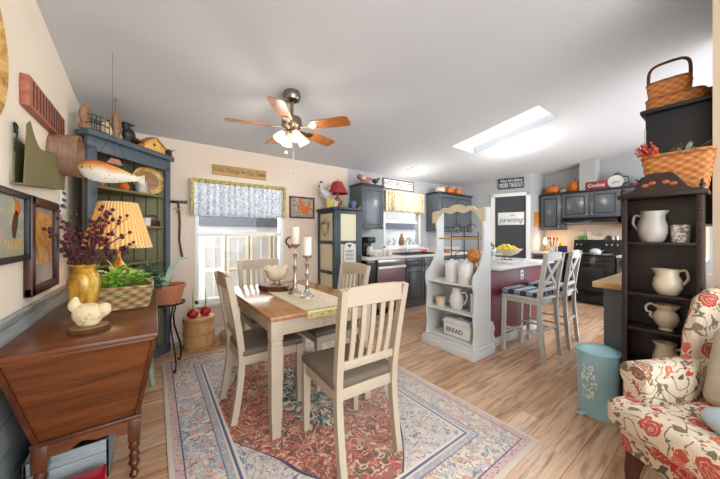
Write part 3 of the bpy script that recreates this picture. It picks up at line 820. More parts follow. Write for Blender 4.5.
# stool, planter, bulbs
t = thing('metal_stool', 'pale green metal stool with only one leg showing past the cherry chest', 'stool', (-.16, 3.06, 0))
b = B(); b.box(-.12, .12, -.12, .12, .42, .44, .01); part('seat', b, M['palegreen'], t)
for sx in (-1, 1):
    for sy in (-1, 1): b = B(); b.bar([(sx*.1, sy*.1, .42), (sx*.15, sy*.15, 0)], .03, .012); part('leg', b, M['palegreen'], t)
t = thing('plant_stand', 'black iron plant stand with scrolled legs beside the window', 'stand', (.085, 3.2, 0))
b = B(); b.lathe([(.145, .615), (.16, .615), (.16, .63), (.145, .63)], seg=28, closed=True); b.box(-.15, .15, -.008, .008, .615, .622); b.box(-.008, .008, -.15, .15, .615, .622); part('ring', b, M['iron'], t)
for i in range(3):
    a = R(50+120*i); c_, s_ = math.cos(a), math.sin(a); b = B()
    pr = [(.15, .62), (.125, .56), (.10, .48), (.11, .38), (.15, .28), (.19, .18), (.205, .1), (.20, .03), (.18, .008), (.165, .02), (.17, .038)]
    b.bar([(r_*c_, r_*s_, z) for r_, z in pr], .014, .008, up=(-s_, c_, 0)); part('leg', b, M['iron'], t)
t = thing('terracotta_planter', 'round terracotta planter pot on the black iron stand', 'planter', (.085, 3.2, .63)); t.scale = (.92, .92, 1)
b = B(); b.lathe([(0, 0), (.135, 0), (.165, .135), (.178, .138), (.18, .165), (.165, .166), (.155, .14), (0, .13)], seg=32); part('pot', b, M['terra'], t)
b = B(); b.lathe([(0, .142), (.15, .142), (.1, .15), (0, .152)], seg=24); part('soil', b, M['bark'], t)
t = thing('succulent_plant', 'pale broad-leaved plant growing in the terracotta planter', 'plant', (.085, 3.2, .775))
b = B()
for a, L, q in ((.3, .26, .19), (2.4, .12, .12), (3.6, .10, .12)):
    pts = [(q*math.cos(a)*(k/6)**1.5*1.1, q*math.sin(a)*(k/6)**1.5*1.1, L*math.sin(k/6*PI*.62)) for k in range(7)]
    b.sweep(pts, [(-.022, 0), (0, -.004), (.022, 0), (0, .004)], up=(-math.sin(a), math.cos(a), .01), scale=[.8, 1, 1.1, 1, .8, .5, .1])
part('leaves', b, M['palegreen'], t)
t = thing('wooden_keg', 'round wooden mess keg with stencilled letters below the window', 'keg', (.405, 3.62, 0)); t.scale = (1.08, 1.08, 1)
M['keg'] = wood('orange bentwood', '#b57f48', '#dfae74', 'Z', .8, .5)
b = B(); b.lathe([(0, 0), (.135, 0), (.142, .15), (.14, .33), (.13, .331), (.13, .31), (0, .31)], seg=30); part('body', b, M['keg'], t)
b = B()
for z in (.03, .17, .31): b.lathe([(.1445, z-.012), (.148, z-.012), (.148, z+.012), (.1445, z+.012)], seg=30, closed=True)
part('hoops', b, M['oak'], t)
b = B(); b.lathe([(0, .331), (.143, .331), (.143, .345), (0, .345)], seg=30); part('lid', b, M['keg'], t)
text('lettering', 'L A N', .055, (.07, -.135, .24), (R(90), 0, R(28)), M['cream'], t, sx=.9)
def bulb(lab, x, y):
    t = thing('waxed_bulb', lab, 'bulb', (x, y, .345), 0, 'red waxed bulbs')
    b = B(); b.lathe([(0, 0), (.03, .002), (.052, .02), (.058, .045), (.048, .07), (.022, .088), (.012, .098), (0, .098)], seg=20); part('wax', b, M['red'], t)
    b = B(); b.tube([(0, 0, .09), (.004, 0, .2), (-.002, 0, .31)], [.008, .007, .002], 7); b.sweep([(.004, 0, .09), (.018, 0, .17), (.03, 0, .24)], [(-.008, 0), (0, -.002), (.008, 0), (0, .002)], scale=[1, 1, .1]); part('sprout', b, M['green'], t)
bulb('red waxed bulb with green sprout, left one on the wooden keg', .34, 3.59)
bulb('red waxed bulb with green sprout, right one on the wooden keg', .47, 3.64)
b = B(); b.ell((0, 0, .07), .13, .1, .075); b.ell((.07, .02, .1), .06, .05, .05); b.box(-.1, .1, -.07, .07, 0, .03)
remesh(solo('sack', b, M['stone'], 'tan lumpy sack on the floor behind the left dining chair', 'sack', (.74, 3.66, 0)), .015)
t = thing('garden_rake', 'old garden rake head and handle hung on wall left of the window', 'rake', (.225, BY, 0))
b = B(); b.box(-.09, .09, -.028, -.008, 1.635, 1.655, .004)
for i in range(14): x = -.085+i*.013; b.tube([(x, -.018, 1.65), (x, -.018, 1.672)], .003, 5)
part('head', b, M['iron'], t)
b = B(); b.tube([(0, -.018, 1.64), (.015, -.018, 1.4), (.01, -.018, 1.2), (.04, -.018, 1.0)], .011, 8); part('handle', b, M['stem'], t)
b = B()
for s_ in (-1, 1): b.tube([(0, -.03, 1.57), (s_*.03, -.03, 1.585), (s_*.05, -.03, 1.56), (s_*.02, -.03, 1.55), (0, -.03, 1.57), (s_*.03, -.03, 1.5)], .004, 5)
part('twine_bow', b, M['stone'], t)

# ------------------------------------------------------------------ corner hutch
HP, HQ = Vector((-.43, 3.08, 0)), Vector((.14, 3.68, 0)); hd = (HQ-HP); HWID = hd.length; ang = math.atan2(hd.y, hd.x)
HM = (HP+HQ)/2
t = thing('corner_hutch', 'tall slate blue open corner hutch in the left corner', 'hutch', tuple(HM), ang)
h2 = HWID/2   # local: x along the front, +y into the corner
b = B(); b.box(-h2, -h2+.075, 0, .025, 0, 1.99, .003); b.box(h2-.06, h2, 0, .025, 0, 1.99, .003); b.box(-h2, h2, 0, .025, 1.95, 2.06, .003); b.box(-h2, h2, -.0, .02, 0, .09)
part('face_frame', b, M['hutch'], t)
b = B(); b.prism([(-h2-.02, -.035), (h2+.02, -.035), (h2+.02, .0), (h2-.0, .12), (0, .47), (-h2, .12), (-h2-.02, 0)], 'xy', 2.06, 2.11, .006)
part('cornice', b, M['hutch'], t)
b = B()
b.prism([(-h2+.0, .03), (-h2+.02, .03), (-.0, .44), (0, .47)], 'xy', 0.0, 2.06); b.prism([(h2, .03), (h2-.02, .03), (0, .44), (0, .47)], 'xy', 0.0, 2.06)
part('back', b, M['beadboard'], t)
for z in (.3, .62, .98, 1.33, 1.655):
    b = B(); b.prism([(-h2+.05, .026), (h2-.05, .026), (0, .42)], 'xy', z, z+.022, .002); part('shelf', b, M['olive'], t)
def hut(x, y, z=0):
    return HM+Vector((math.cos(ang)*x-math.sin(ang)*y, math.sin(ang)*x+math.cos(ang)*y, z))
# on hutch shelves
t = thing('woven_plate', 'large round yellow brown charger plate on upper shelf of the corner hutch', 'plate', tuple(hut(.255, .12, 1.678)), R(22)); t.scale = (1.12,)*3
b = B(); MM = T(0, 0, .128) @ RX(R(82)); b.lathe([(0, 0), (.06, 0), (.09, .006), (.125, .02), (.128, .024), (.09, .012), (0, .008)], seg=30, M=MM); part('rim', b, M['wovenplate'], t)
b = B(); b.lathe([(0, .0085), (.055, .0085), (.085, .0135), (.08, .0145), (0, .0105)], seg=24, M=MM); part('center', b, M['slice'], t)
b = B(); b.lathe([(0, 0), (.045, 0), (.052, .05), (.045, .11), (.035, .115), (0, .105)], seg=18); solo('pewter_mug', b, M['greyjug'], 'grey glazed crock on upper shelf of corner hutch beside the round plate', 'crock', tuple(hut(.12, .06, 1.678)))
b = B(); b.lathe([(0, 0), (.03, 0), (.045, .03), (.03, .07), (0, .08)], seg=16); solo('orange_gourd', b, M['orange'], 'small orange gourd on upper shelf of corner hutch behind the hanging trout', 'gourd', tuple(hut(-.02, .10, 1.678)))
b = B(); b.box(-.07, .07, -.03, .03, 0, .06, .01); b.tube([(-.07, 0, .06), (-.04, 0, .11), (.04, 0, .11), (.07, 0, .06)], .006, 6); solo('wooden_caddy', b, M['walnut'], 'small brown wooden caddy on the middle shelf of the corner hutch', 'caddy', tuple(hut(.28, .09, 1.353)), ang)
b = B(); b.lathe([(0, 0), (.04, 0), (.045, .08), (.03, .085), (0, .08)], seg=16); solo('white_mug', b, M['offwhite'], 'white cup on the middle shelf of the corner hutch', 'cup', tuple(hut(.17, .06, 1.353)))
HT = 2.11
# on hutch top
t = thing('wooden_duck', 'brown carved bird standing in left corner on the hutch top', 'carving', tuple(hut(-.40, .05, HT)), ang)
b = B(); b.ell((0, 0, .12), .035, .03, .07); b.ell((.01, -.01, .19), .025); b.box(-.03, .05, -.03, .03, 0, .05, .01); remesh(part('body', b, M['slice'], t), .007)
t = thing('wire_basket', 'small dark wire basket at the left end of the hutch top', 'basket', tuple(hut(-.33, .03, HT)), ang)
b = B()
for z in (0.005, .06, .12): b.tube([(-.07, -.05, z), (.07, -.05, z), (.07, .05, z), (-.07, .05, z)], .004, 5, closed=True)
for i in range(5):
    x = -.07+i*.035
    for y in (-.05, .05): b.tube([(x, y, 0), (x, y, .12)], .0025, 5)
part('wires', b, M['iron'], t)
b = B(); b.lathe([(0, 0), (.05, .0), (.052, .04), (.03, .1), (.008, .15), (0, .152)], seg=16); solo('ceramic_shell', b, M['ceramic'], 'cream cone shaped shell ornament on the hutch top', 'ornament', tuple(hut(-.24, .04, HT)))
t = thing('oval_rattle', 'tall narrow oval twig ornament with a finial on the hutch top', 'ornament', tuple(hut(-.17, .02, HT)), ang)
b = B(); b.tube([(.045*math.cos(a*PI/10), 0, .12+.115*math.sin(a*PI/10)) for a in range(20)], .008, 6, closed=True); part('hoop', b, M['slice'], t)
b = B(); b.lathe([(0, .0), (.022, 0), (.02, .06), (.03, .12), (.02, .2), (.006, .24), (.004, .33), (.012, .345), (0, .36)], seg=12); part('spindle', b, M['slice'], t)
t = thing('black_crow', 'black crow figure near the middle of the hutch top', 'figurine', tuple(hut(-.05, .02, HT)), ang)
b = B(); b.ell((0, 0, .08), .06, .045, .06, (0, .3, 0)); b.ell((-.03, 0, .15), .035); b.ell((.07, 0, .05), .05, .025, .02); b.ell((-.02, 0, .02), .04, .03, .025); b.box(-.06, .05, -.03, .03, .17, .182, .004); remesh(part('body', b, M['black'], t), .008)
b = B(); b.lathe([(0, 0), (.012, 0), (0, .04)], seg=8, M=T(-.06, 0, .15) @ RY(R(-90))); part('beak', b, M['iron'], t)
t = thing('dark_duck', 'dark brown decoy duck behind the painted birdhouse on the hutch top', 'decoy', tuple(hut(.10, .12, HT)), ang)
b = B(); b.ell((0, 0, .06), .11, .05, .05); b.ell((-.08, 0, .12), .035, .028, .032); b.ell((-.12, 0, .115), .03, .014, .01); b.ell((.1, 0, .075), .04, .02, .015, (0, -.4, 0)); remesh(part('body', b, M['bark'], t), .008)
t = thing('birdhouse', 'low red and yellow painted birdhouse with round hole on the hutch top', 'birdhouse', tuple(hut(.19, .0, HT)), ang)
b = B(); b.prism([(-.125, 0), (.125, 0), (.115, .05), (.0, .125), (-.115, .05)], 'xz', -.03, .05, .004); part('body', b, M['shakerpaint'], t)
b = B(); b.prism([(-.135, .045), (-.115, .06), (0, .14), (.115, .06), (.135, .045), (0, .122)], 'xz', -.045, .065); part('roof', b, M['wovenplate'], t)
b = B(); b.lathe([(0, 0), (.013, 0), (.013, .002), (0, .002)], seg=14, M=T(-.01, -.0305, .055) @ RX(R(90))); part('hole', b, M['ink'], t)
t = thing('brown_jug', 'small brown spouted can at the right end of the hutch top', 'can', tuple(hut(.385, .0, HT)), ang)
b = B(); b.lathe([(0, 0), (.035, 0), (.03, .06), (.024, .07), (0, .07)], seg=14); part('body', b, M['walnut'], t)
b = B(); b.tube([(.025, 0, .04), (.06, 0, .08), (.09, 0, .095)], [.006, .005, .004], 6); part('spout', b, M['walnut'], t)

# trout hanging
t = thing('carved_trout', 'carved and painted trout hung on wires in front of the hutch', 'carving', (-.245, 2.68, 1.705), R(3)); t.scale = (1, 1.1, 1.2)
b = B(); n = 20; prev = None; rings = []
prof = [(0, .004), (.04, .024), (.1, .045), (.2, .058), (.35, .060), (.5, .052), (.65, .038), (.8, .022), (.88, .015), (.93, .022), (1, .034)]
for u_, r_ in prof:
    rings.append([b.bm.verts.new((-.185+u_*.37, .45*r_*math.cos(a*PI/7)*(1 if u_ < .85 else .3), r_*math.sin(a*PI/7)*1.05-.02*u_*2+.015)) for a in range(14)])
for i in range(len(rings)-1):
    for j in range(14): b.bm.faces.new((rings[i][j], rings[i][(j+1) % 14], rings[i+1][(j+1) % 14], rings[i+1][j]))
b.bm.faces.new(rings[0][::-1]); b.bm.faces.new(rings[-1]); part('body', b, M['trout'], t)
b = B(); b.prism([(-.03, .06), (.06, .05), (.04, .085), (-.01, .09)], 'xz', -.003, .003); part('fin', b, M['redwood'], t); b = B(); b.prism([(-.08, -.05), (-.05, -.08), (-.03, -.05)], 'xz', -.003, .003); part('fin', b, M['redwood'], t)
b = B(); b.ell((-.155, -.016, .014), .006, seg=8); part('eye', b, M['ink'], t)
b = B(); top_ = (.0, .0, (cz(2.68)-1.70-.002)/1.2)
for x in (-.1, .02, .1): b.tube([(x, 0, .05), (0, 0, .24)], .0012, 4)
b.tube([(0, 0, .24), top_], .0012, 4); part('wires', b, M['ink'], t)

# ------------------------------------------------------------------ left wall
t = thing('picture_frame', 'black framed autumn seed print, nearer of two on the left wall', 'picture', (LX+.001, 1.93, 1.30))
b = B(); hy, hz = .27, .17
for a, c, d, e in ((-hy, hy, hz-.028, hz), (-hy, hy, -hz, -hz+.028), (-hy, -hy+.028, -hz, hz), (hy-.028, hy, -hz, hz)): b.box(0, .028, a, c, d, e, .004)
part('frame', b, M['black'], t)
b = B(); b.box(.002, .01, -hy+.028, hy-.028, -hz+.028, hz-.028); pr_ = part('print', b, M['print1'], t)
text('lettering', 'SEEDS', .08, (.0105, .12, -.095), LEFT, M['gold'], pr_, ext=.0008)
b = B(); b.prism([(.10, -.05), (.13, -.06), (.16, .0), (.17, .06), (.14, .08), (.11, .05), (.09, .0)], 'yz', .010, .0108); part('cone', b, M['bark'], pr_)
b = B(); b.prism([(.12, .07), (.17, .05), (.21, .09), (.17, .13), (.13, .12)], 'yz', .010, .0108); part('blossom', b, M['orange'], pr_)
t = thing('picture_frame', 'dark brown framed golden harvest print, farther of two on the left wall', 'picture', (LX+.001, 2.455, 1.20))
b = B(); hy, hz = .255, .27
for a, c, d, e in ((-hy, hy, hz-.05, hz), (-hy, hy, -hz, -hz+.05), (-hy, -hy+.05, -hz, hz), (hy-.05, hy, -hz, hz)): b.box(0, .035, a, c, d, e, .008)
part('frame', b, M['walnut'], t)
b = B(); b.box(.002, .012, -hy+.05, hy-.05, -hz+.05, hz-.05); part('mount', b, M['mat'], t)
b = B(); b.box(.012, .015, -hy+.085, hy-.085, -hz+.16, hz-.08); part('print', b, M['print2'], t)
t = thing('plank_sign', 'reddish brown carved plank sign high on the left wall', 'sign', (LX+.001, 2.50, 2.0))
b = B(); b.box(0, .035, -.35, .35, -.08, .08, .004); part('board', b, M['redwood'], t)
b = B()
for i in range(12): y = -.3+i*.054; b.box(.035, .038, y, y+.012, -.065, .065)
part('carved_lines', b, M['walnut'], t)
t = thing('coiled_tray', 'round golden coiled straw tray high on left wall at photo edge', 'tray', (LX+.001, 1.57, 1.98))
b = B(); MM = RY(R(90)); b.lathe([(0, 0), (.30, 0), (.34, .02), (.345, .03), (.30, .015), (0, .01)], seg=40, M=MM); part('coil', b, M['wovenplate'], t)
t = thing('wall_pocket', 'olive green painted metal wall pocket with a curved top on the left wall', 'pocket', (LX+.001, 2.40, 1.60))
n = 14
poly = [(-.37, -.10), (.37, -.03), (.42, .21), (-.05, .14)]+[(-.05-.24*i/n, .14+.09*(i/n)**2.2-.02*math.sin(i/n*PI)) for i in range(1, n+1)]+[(-.33, .20)]
b = B(); b.prism(poly, 'yz', .042, .048, .001); part('front', b, M['olive'], t)
b = B(); b.prism([(-.33, -.09), (.36, -.03), (.36, .12), (-.33, .13)], 'yz', 0, .006); part('back', b, M['olive'], t)
b = B(); b.prism([(-.37, -.10), (.37, -.03), (.37, -.022), (-.37, -.092)], 'yz', .004, .044); part('bottom', b, M['olive'], t)
b = B(); b.tube(smooth([(.02, -.385, .05), (.03, -.39, .16), (.012, -.36, .19), (.008, -.33, .15)]), .004, 5); part('wire', b, M['iron'], t)
t = thing('wooden_tub', 'round bentwood tub mounted sideways on the left wall above the frames', 'tub', (LX+.001, 2.72, 1.80)); t.scale = (.95,)*3
b = B(); b.lathe([(0, 0), (.155, 0), (.16, .01), (.16, .14), (.163, .142), (.152, .142), (.150, .015), (0, .015)], seg=36, M=RY(R(90)), sx=.9); part('shell', b, wood('faded bentwood', '#7d5a48', '#a98570', 'Z', 1, .5), t)
b = B(); b.lathe([(.161, .12), (.166, .12), (.166, .145), (.161, .145)], seg=36, M=RY(R(90)), sx=.9, closed=True); part('rim', b, M['slice'], t)
b = B(); b.box(0, .01, -.07, .07, -.09, .09, .002); o = solo('small_print', b, M['chalk'], 'small white card with dark handwriting below the bentwood tub', 'card', (LX+.001, 2.96, 1.50))
text('lettering', 'Home\nsweet\nhome', .05, (.011, 0, .02), LEFT, M['ink'], o, ext=.0005)

# ------------------------------------------------------------------ back wall decor
t = thing('wood_sign', 'long carved oak sign above the dining window', 'sign', (.915, BY-.003, 2.085), 0)
b = B(); b.box(-.335, .335, -.022, 0, -.063, .063, .004); part('board', b, M['oak'], t)
text('lettering', 'Lives Change At Our Table', .078, (0, -.0235, 0), BACK, M['walnut'], t, sx=.72, ext=.001)
# valance
def valance(name, x0, x1, z0, z1, m, m2, label, depth=.06):
    t = thing(name, label, 'curtain', ((x0+x1)/2, BY-.03, 0))
    W_ = x1-x0; b = B(); n = 120
    def ring(z, k):
        return [((i/n-.5)*W_, -.03-.018*k*math.sin(i/n*PI*2*14)-.006*math.sin(i/n*PI*2*33), z) for i in range(n+1)]
    zs = [z1, z1-.05, z0+.05, z0]; rows = []
    for q, z in enumerate(zs): rows.append([b.bm.verts.new((x, y, zz_+(.008*math.sin(x*40) if q == 3 else 0))) for x, y, zz_ in ring(z, [.3, .7, 1, 1.1][q])])
    for a, c in zip(rows, rows[1:]):
        for i in range(n): b.bm.faces.new((a[i], a[i+1], c[i+1], c[i]))
    o = part('cloth', b, m, t); so = o.modifiers.new('s', 'SOLIDIFY'); so.thickness = .003
    b = B(); rows = []
    for q, z in enumerate([z1+.012, z1-.035]): rows.append([b.bm.verts.new((x, y-.016, z_)) for x, y, z_ in ring(z, .6)])
    for i in range(n): b.bm.faces.new((rows[0][i], rows[0][i+1], rows[1][i+1], rows[1][i]))
    for sx in (-1, 1):
        b.box(sx*W_/2-.02, sx*W_/2+.02, -.06, -.035, z0+.01, z1, .003)
    o = part('border', b, m2, t); so = o.modifiers.new('s', 'SOLIDIFY'); so.thickness = .003
    b = B(); b.tube([(-W_/2-.02, -.02, z1), (W_/2+.02, -.02, z1)], .008, 8, up=(0, 1, 0)); b.box(-W_/2-.01, -W_/2, -.02, .028, z1-.01, z1+.01); b.box(W_/2, W_/2+.01, -.02, .028, z1-.01, z1+.01); part('rod', b, M['white'], t)
valance('window_valance', .36, 1.49, 1.50, 1.93, M['toile'], M['yellowtoile'], 'blue and white toile valance with yellow ruffle over the dining window')
valance('window_valance', 3.42, 4.42, 1.70, 2.08, M['kitchenshade'], M['kitchenshade'], 'cream printed valance over the kitchen sink window')
t = thing('rooster_picture', 'framed orange rooster collage picture between the window and pie safe', 'picture', (1.79, BY-.003, 1.675))
b = B()
for a, c, d, e in ((-.2, .2, .14, .16), (-.2, .2, -.16, -.14), (-.2, -.18, -.16, .16), (.18, .2, -.16, .16)): b.box(a, c, -.025, 0, d, e, .003)
part('frame', b, M['walnut'], t)
b = B(); b.box(-.18, .18, -.01, 0, -.14, .14); cv = part('canvas', b, M['patchwork'], t)
b = B(); b.prism([(-.02, -.07), (.06, -.1), (.12, -.04), (.15, .05), (.12, .09), (.08, .02), (.03, .02), (0, .09), (-.02, .11), (-.05, .08), (-.03, .03), (-.06, -.02)], 'xz', -.014, -.0105); part('rooster', b, M['orange'], cv)
t = thing('oval_sampler', 'small round red and white wall ornament behind the candles', 'ornament', (1.60, BY-.003, 1.17))
b = B(); b.lathe([(.05, 0), (.07, 0), (.07, .015), (.05, .015)], seg=24, M=RX(R(90)), closed=True); part('ring', b, M['stem'], t)
b = B(); b.prism([(-.02, -.1), (.02, -.1), (.03, -.07), (0, -.04), (-.03, -.07)], 'xz', -.02, -.005); part('heart', b, M['red'], t)

# ------------------------------------------------------------------ pie safe
t = thing('pie_safe', 'dark slate pie safe with cream tin panels beside the kitchen', 'cabinet', (2.295, 3.66, 0))
hx_, hy_ = .245, .25
b = B()
for sx in (-1, 1):
    for sy in (-1, 1): b.box(sx*hx_, sx*(hx_-.055), sy*hy_, sy*(hy_-.055), 0, 1.63, .004)
b.box(-hx_+.02, hx_-.02, hy_-.02, hy_-.005, .12, 1.6); b.box(-hx_+.01, hx_-.01, -hy_+.01, hy_-.01, .12, .15)
zr = [.13, .30, .72, 1.15, 1.60]
for z in (.13, .69, 1.13, 1.58):
    b.box(-hx_+.006, -hx_+.03, -hy_+.05, hy_-.05, z, z+.05, .003); b.box(hx_-.03, hx_-.006, -hy_+.05, hy_-.05, z, z+.05, .003)
part('frame', b, M['safe'], t)
b = B(); b.box(-hx_-.03, hx_+.01, -hy_-.03, hy_, 1.63, 1.66, .006); part('top', b, M['safe'], t)
b = B()
for z0_, z1_ in ((.18, .69), (.74, 1.13), (1.18, 1.58)):
    for s_ in (-1, 1):
        b = B(); b.box(s_*(hx_-.018), s_*(hx_-.024), -hy_+.05, hy_-.05, z0_, z1_); part('side_panel', b, M['tin'], t)
b = B()
b.box(-.19, -.135, -hy_-.004, -hy_+.016, .13, 1.62, .003); b.box(.135, .19, -hy_-.004, -hy_+.016, .13, 1.62, .003)
for z in (.13, .69, 1.13, 1.57): b.box(-.135, .135, -hy_-.004, -hy_+.016, z, z+.05, .003)
d = part('door', b, M['safe'], t)
for z0_, z1_ in ((.18, .69), (.74, 1.13), (1.18, 1.57)):
    b = B(); b.box(-.135, .135, -hy_+.004, -hy_+.01, z0_, z1_); part('tin_panel', b, M['tin'], d)
b = B(); b.ell((.165, -hy_-.015, .95), .012); part('knob', b, M['iron'], d)
t = thing('plaque', 'white oval plaque with a black rooster and lettering on the pie safe door', 'plaque', (2.30, 3.405, 1.0)); t.scale = (1.2, 1, 1.2)
b = B(); n = 28
b.prism([(.085*math.copysign(abs(math.cos(a))**.6, math.cos(a)), .125*math.copysign(abs(math.sin(a))**.6, math.sin(a))) for a in [2*PI*i/n for i in range(n)]], 'xz', -.012, 0, .003)
part('board', b, M['offwhite'], t)
text('lettering', 'FARM\nFRESH\nEGGS', .045, (0, -.0135, -.025), BACK, M['ink'], t, ext=.0006)
b = B(); b.ell((0, -.014, .085), .02, .003, .014); b.ell((.02, -.014, .1), .007, .003, .01); b.ell((-.02, -.014, .1), .01, .003, .007); part('rooster', b, M['ink'], t)
t = thing('hanging_basket', 'tan and green flower pouch hung on left side of the pie safe', 'basket', (2.01, 3.62, 1.36))
b = B(); b.lathe([(0, -.12), (.02, -.1), (.045, -.02), (.06, .06), (.055, .062), (0, .03)], seg=16); b.tube([(-.0, -.05, .06), (.02, -.03, .14), (.02, .03, .14), (0, .05, .06)], .005, 6); part('pouch', b, M['stone'], t)
foliage('flowers', M['palegreen'], t, 60, .06, .05, .04, .02, (0, 0, .06), 3)
PZ = 1.66
t = thing('rooster_figurine', 'tall white and grey rooster figurine on left of the pie safe top', 'figurine', (2.12, 3.78, PZ), R(180))
b = B(); b.ell((0, 0, .22), .085, .06, .075, (0, .35, 0)); b.ell((.07, 0, .30), .035, .03, .07); b.ell((.08, 0, .37), .03, .026, .03); b.ell((-.09, 0, .30), .05, .025, .075, (0, -.5, 0)); b.tube([(0, 0, .16), (0, 0, .03)], .022, 8); b.lathe([(0, 0), (.06, 0), (.05, .03), (0, .035)], seg=14)
remesh(part('body', b, toile('white and grey feathers', '#d8d5cc', '#8e8c85', '#a9a69c', 30), t), .009)
b = B(); b.ell((.08, 0, .405), .025, .006, .018); b.ell((.108, 0, .345), .01, .006, .016); part('comb', b, M['ink'], t)
t = thing('small_lamp', 'small lamp with dark red shade on the pie safe', 'lamp', (2.31, 3.74, PZ)); t.scale = (1.3, 1.3, 1.08)
b = B(); b.lathe([(0, 0), (.05, 0), (.045, .02), (.025, .03), (.055, .08), (.06, .12), (.03, .17), (.012, .19), (.01, .25), (0, .25)], seg=18); part('base', b, M['slice'], t)
b = B(); b.lathe([(.125, .23), (.055, .40), (.052, .40), (.122, .23)], seg=28, closed=True); part('lamp_shade', b, M['shade_red'], t)
b = B(); b.lathe([(0, .39), (.006, .39), (.004, .42), (.008, .43), (0, .44)], seg=8); part('finial', b, M['iron'], t)
b = B(); b.box(-.05, .05, -.035, .035, 0, .14, .004); solo('yellow_tin', b, M['book'], 'mustard yellow tin on the left front corner of the pie safe', 'tin', (2.08, 3.60, PZ), R(-15))
t = thing('red_chick', 'red and white spotted hen figurine on front of the pie safe top', 'figurine', (2.17, 3.58, PZ), R(200))
b = B(); b.ell((0, 0, .06), .05, .035, .05); b.ell((.035, 0, .11), .025); b.ell((-.05, 0, .09), .02, .015, .03); remesh(part('body', b, toile('red and white spotted glaze', '#ded6cc', '#b2382f', '#b2382f', 40), t), .006)
b = B(); b.lathe([(0, 0), (.04, 0), (.055, .04), (.06, .09), (.045, .13), (.04, .12), (0, .11)], seg=18); solo('blue_jar', b, M['blue'], 'cobalt blue pottery jar on the right of the pie safe top', 'jar', (2.46, 3.55, PZ))
for i, (x, lab) in enumerate(((2.40, 'small tan shell figure beside the blue jar'), (2.52, 'small tan bird figure at right end of the pie safe'))):
    b = B(); b.ell((0, 0, .018), .03, .018, .018); b.ell((.02, 0, .035), .012); remesh(solo('tiny_figurine', b, M['slice'], lab, 'figurine', (x, 3.45, PZ)), .005, 2)

# ------------------------------------------------------------------ cabinets (local: front faces -Y, x along)
def panel_door(parent, x0, x1, z0, z1, y, knob=None, name='door', inner='cab'):
    b = B(); f = .055 if (z1-z0) > .3 else .03
    b.box(x0, x1, y-.018, y, z0, z1, .003); d = part(name, b, M['cab'], parent)
    b = B(); g = .018
    for a, c, e, k in ((x0+f, x1-f, z1-f-g, z1-f), (x0+f, x1-f, z0+f, z0+f+g), (x0+f, x0+f+g, z0+f, z1-f), (x1-f-g, x1-f, z0+f, z1-f)): b.box(a, c, y-.0195, y-.017, e, k)
    part('groove', b, M['cabdark'], d)
    if knob: b = B(); b.ell((knob[0], y-.03, knob[1]), .013, seg=10); b.tube([(knob[0], y-.018, knob[1]), (knob[0], y-.03, knob[1])], .006, 6); part('knob', b, M['knob'], d)
    return d
def cabinet(name, label, loc, rz, W_, D_, z0, z1, doors=1, drawer=False, cornice=False, toe=False, lowknob=False, group=None):
    t = thing(name, label, 'cabinet', loc, rz, group)
    b = B(); b.box(0, W_, 0.0, D_, z0+(.1 if toe else 0), z1, .002)
    if toe: b.box(0, W_, .07, D_, z0, z0+.1)
    part('body', b, M['cab'], t)
    if cornice: b = B(); b.box(-.012, W_+.012, -.03, D_, z1-.035, z1, .006); part('cornice', b, M['cabdark'], t)
    top = z1-(.045 if cornice else .015); bot = z0+(.115 if toe else .015)
    dw = W_/doors
    for i in range(doors):
        a, c = i*dw+.012, (i+1)*dw-.012
        zt_ = top
        if drawer:
            panel_door(t, a, c, top-.15, top, 0, ((a+c)/2, top-.075), 'drawer'); zt_ = top-.165
        kx = c-.03 if (i % 2 == 0) else a+.03
        if doors == 1: kx = c-.03
        panel_door(t, a, c, bot, zt_, 0, (kx, bot+.05 if lowknob else zt_-.05))
    return t
UZ0, UZ1 = 1.36, 2.10
cabinet('wall_cabinet', 'charcoal upper cabinet left of the kitchen sink window', (2.66, 3.60, 0), 0, .47, .318, 1.36, 2.10, 1, cornice=True, lowknob=True)
cabinet('wall_cabinet', 'charcoal upper cabinets right of the sink window behind white hutch', (4.60, 3.60, 0), 0, 1.15, .318, 1.34, 2.14, 2, cornice=True, lowknob=True)
# base run
t = thing('end_panel', 'black end cabinet panel between the pie safe and dishwasher', 'panel', (2.57, 3.34, 0))
b = B(); b.box(0, .2, 0, .57, 0, .875, .004); part('body', b, M['gloss'], t)
b = B(); b.box(.02, .18, -.004, 0, .1, .84, .002); part('face', b, M['black'], t)
t = thing('dishwasher', 'steel topped dishwasher with mauve front under the counter', 'dishwasher', (2.78, 3.34, 0))
b = B(); b.box(0.005, .615, .02, .56, .1, .872); b.box(.02, .6, .07, .5, 0, .1); part('body', b, M['black'], t)
b = B(); b.box(.01, .61, -.005, .02, .11, .72, .005); part('door', b, M['mauve'], t)
b = B(); b.box(.01, .61, -.008, .02, .775, .868, .004); part('control_panel', b, M['steel'], t)
b = B(); b.box(.01, .61, -.03, .0, .728, .768, .008); part('handle', b, M['white'], t)
cabinet('base_cabinet', 'charcoal sink base cabinet right of the dishwasher', (3.405, 3.35, 0), 0, .92, .565, 0, .873, 2, drawer=True, toe=True)
cabinet('base_cabinet', 'charcoal base cabinet run behind the white hutch', (4.33, 3.35, 0), 0, 1.4, .565, 0, .873, 3, drawer=True, toe=True)
b = B(); b.box(2.56, 5.74, 3.31, BY-.002, .875, .912, .006); b.box(2.66, 5.74, BY-.02, BY-.002, .912, 1.0, .003)
solo('sink_countertop', b, M['counter'], 'pale laminate countertop under the sink window', 'countertop')
t = thing('kitchen_sink', 'black drop-in sink in the counter under the window', 'sink', (3.9, 3.62, .912))
b = B()
for a, c, d, e in ((-.42, .42, -.24, -.2), (-.42, .42, .16, .24), (-.42, -.38, -.24, .24), (.38, .42, -.24, .24), (-.02, .02, -.24, .2)): b.box(a, c, d, e, 0, .022, .006)
b.box(-.4, .4, -.22, .2, .0, .004); part('basin', b, M['gloss'], t)
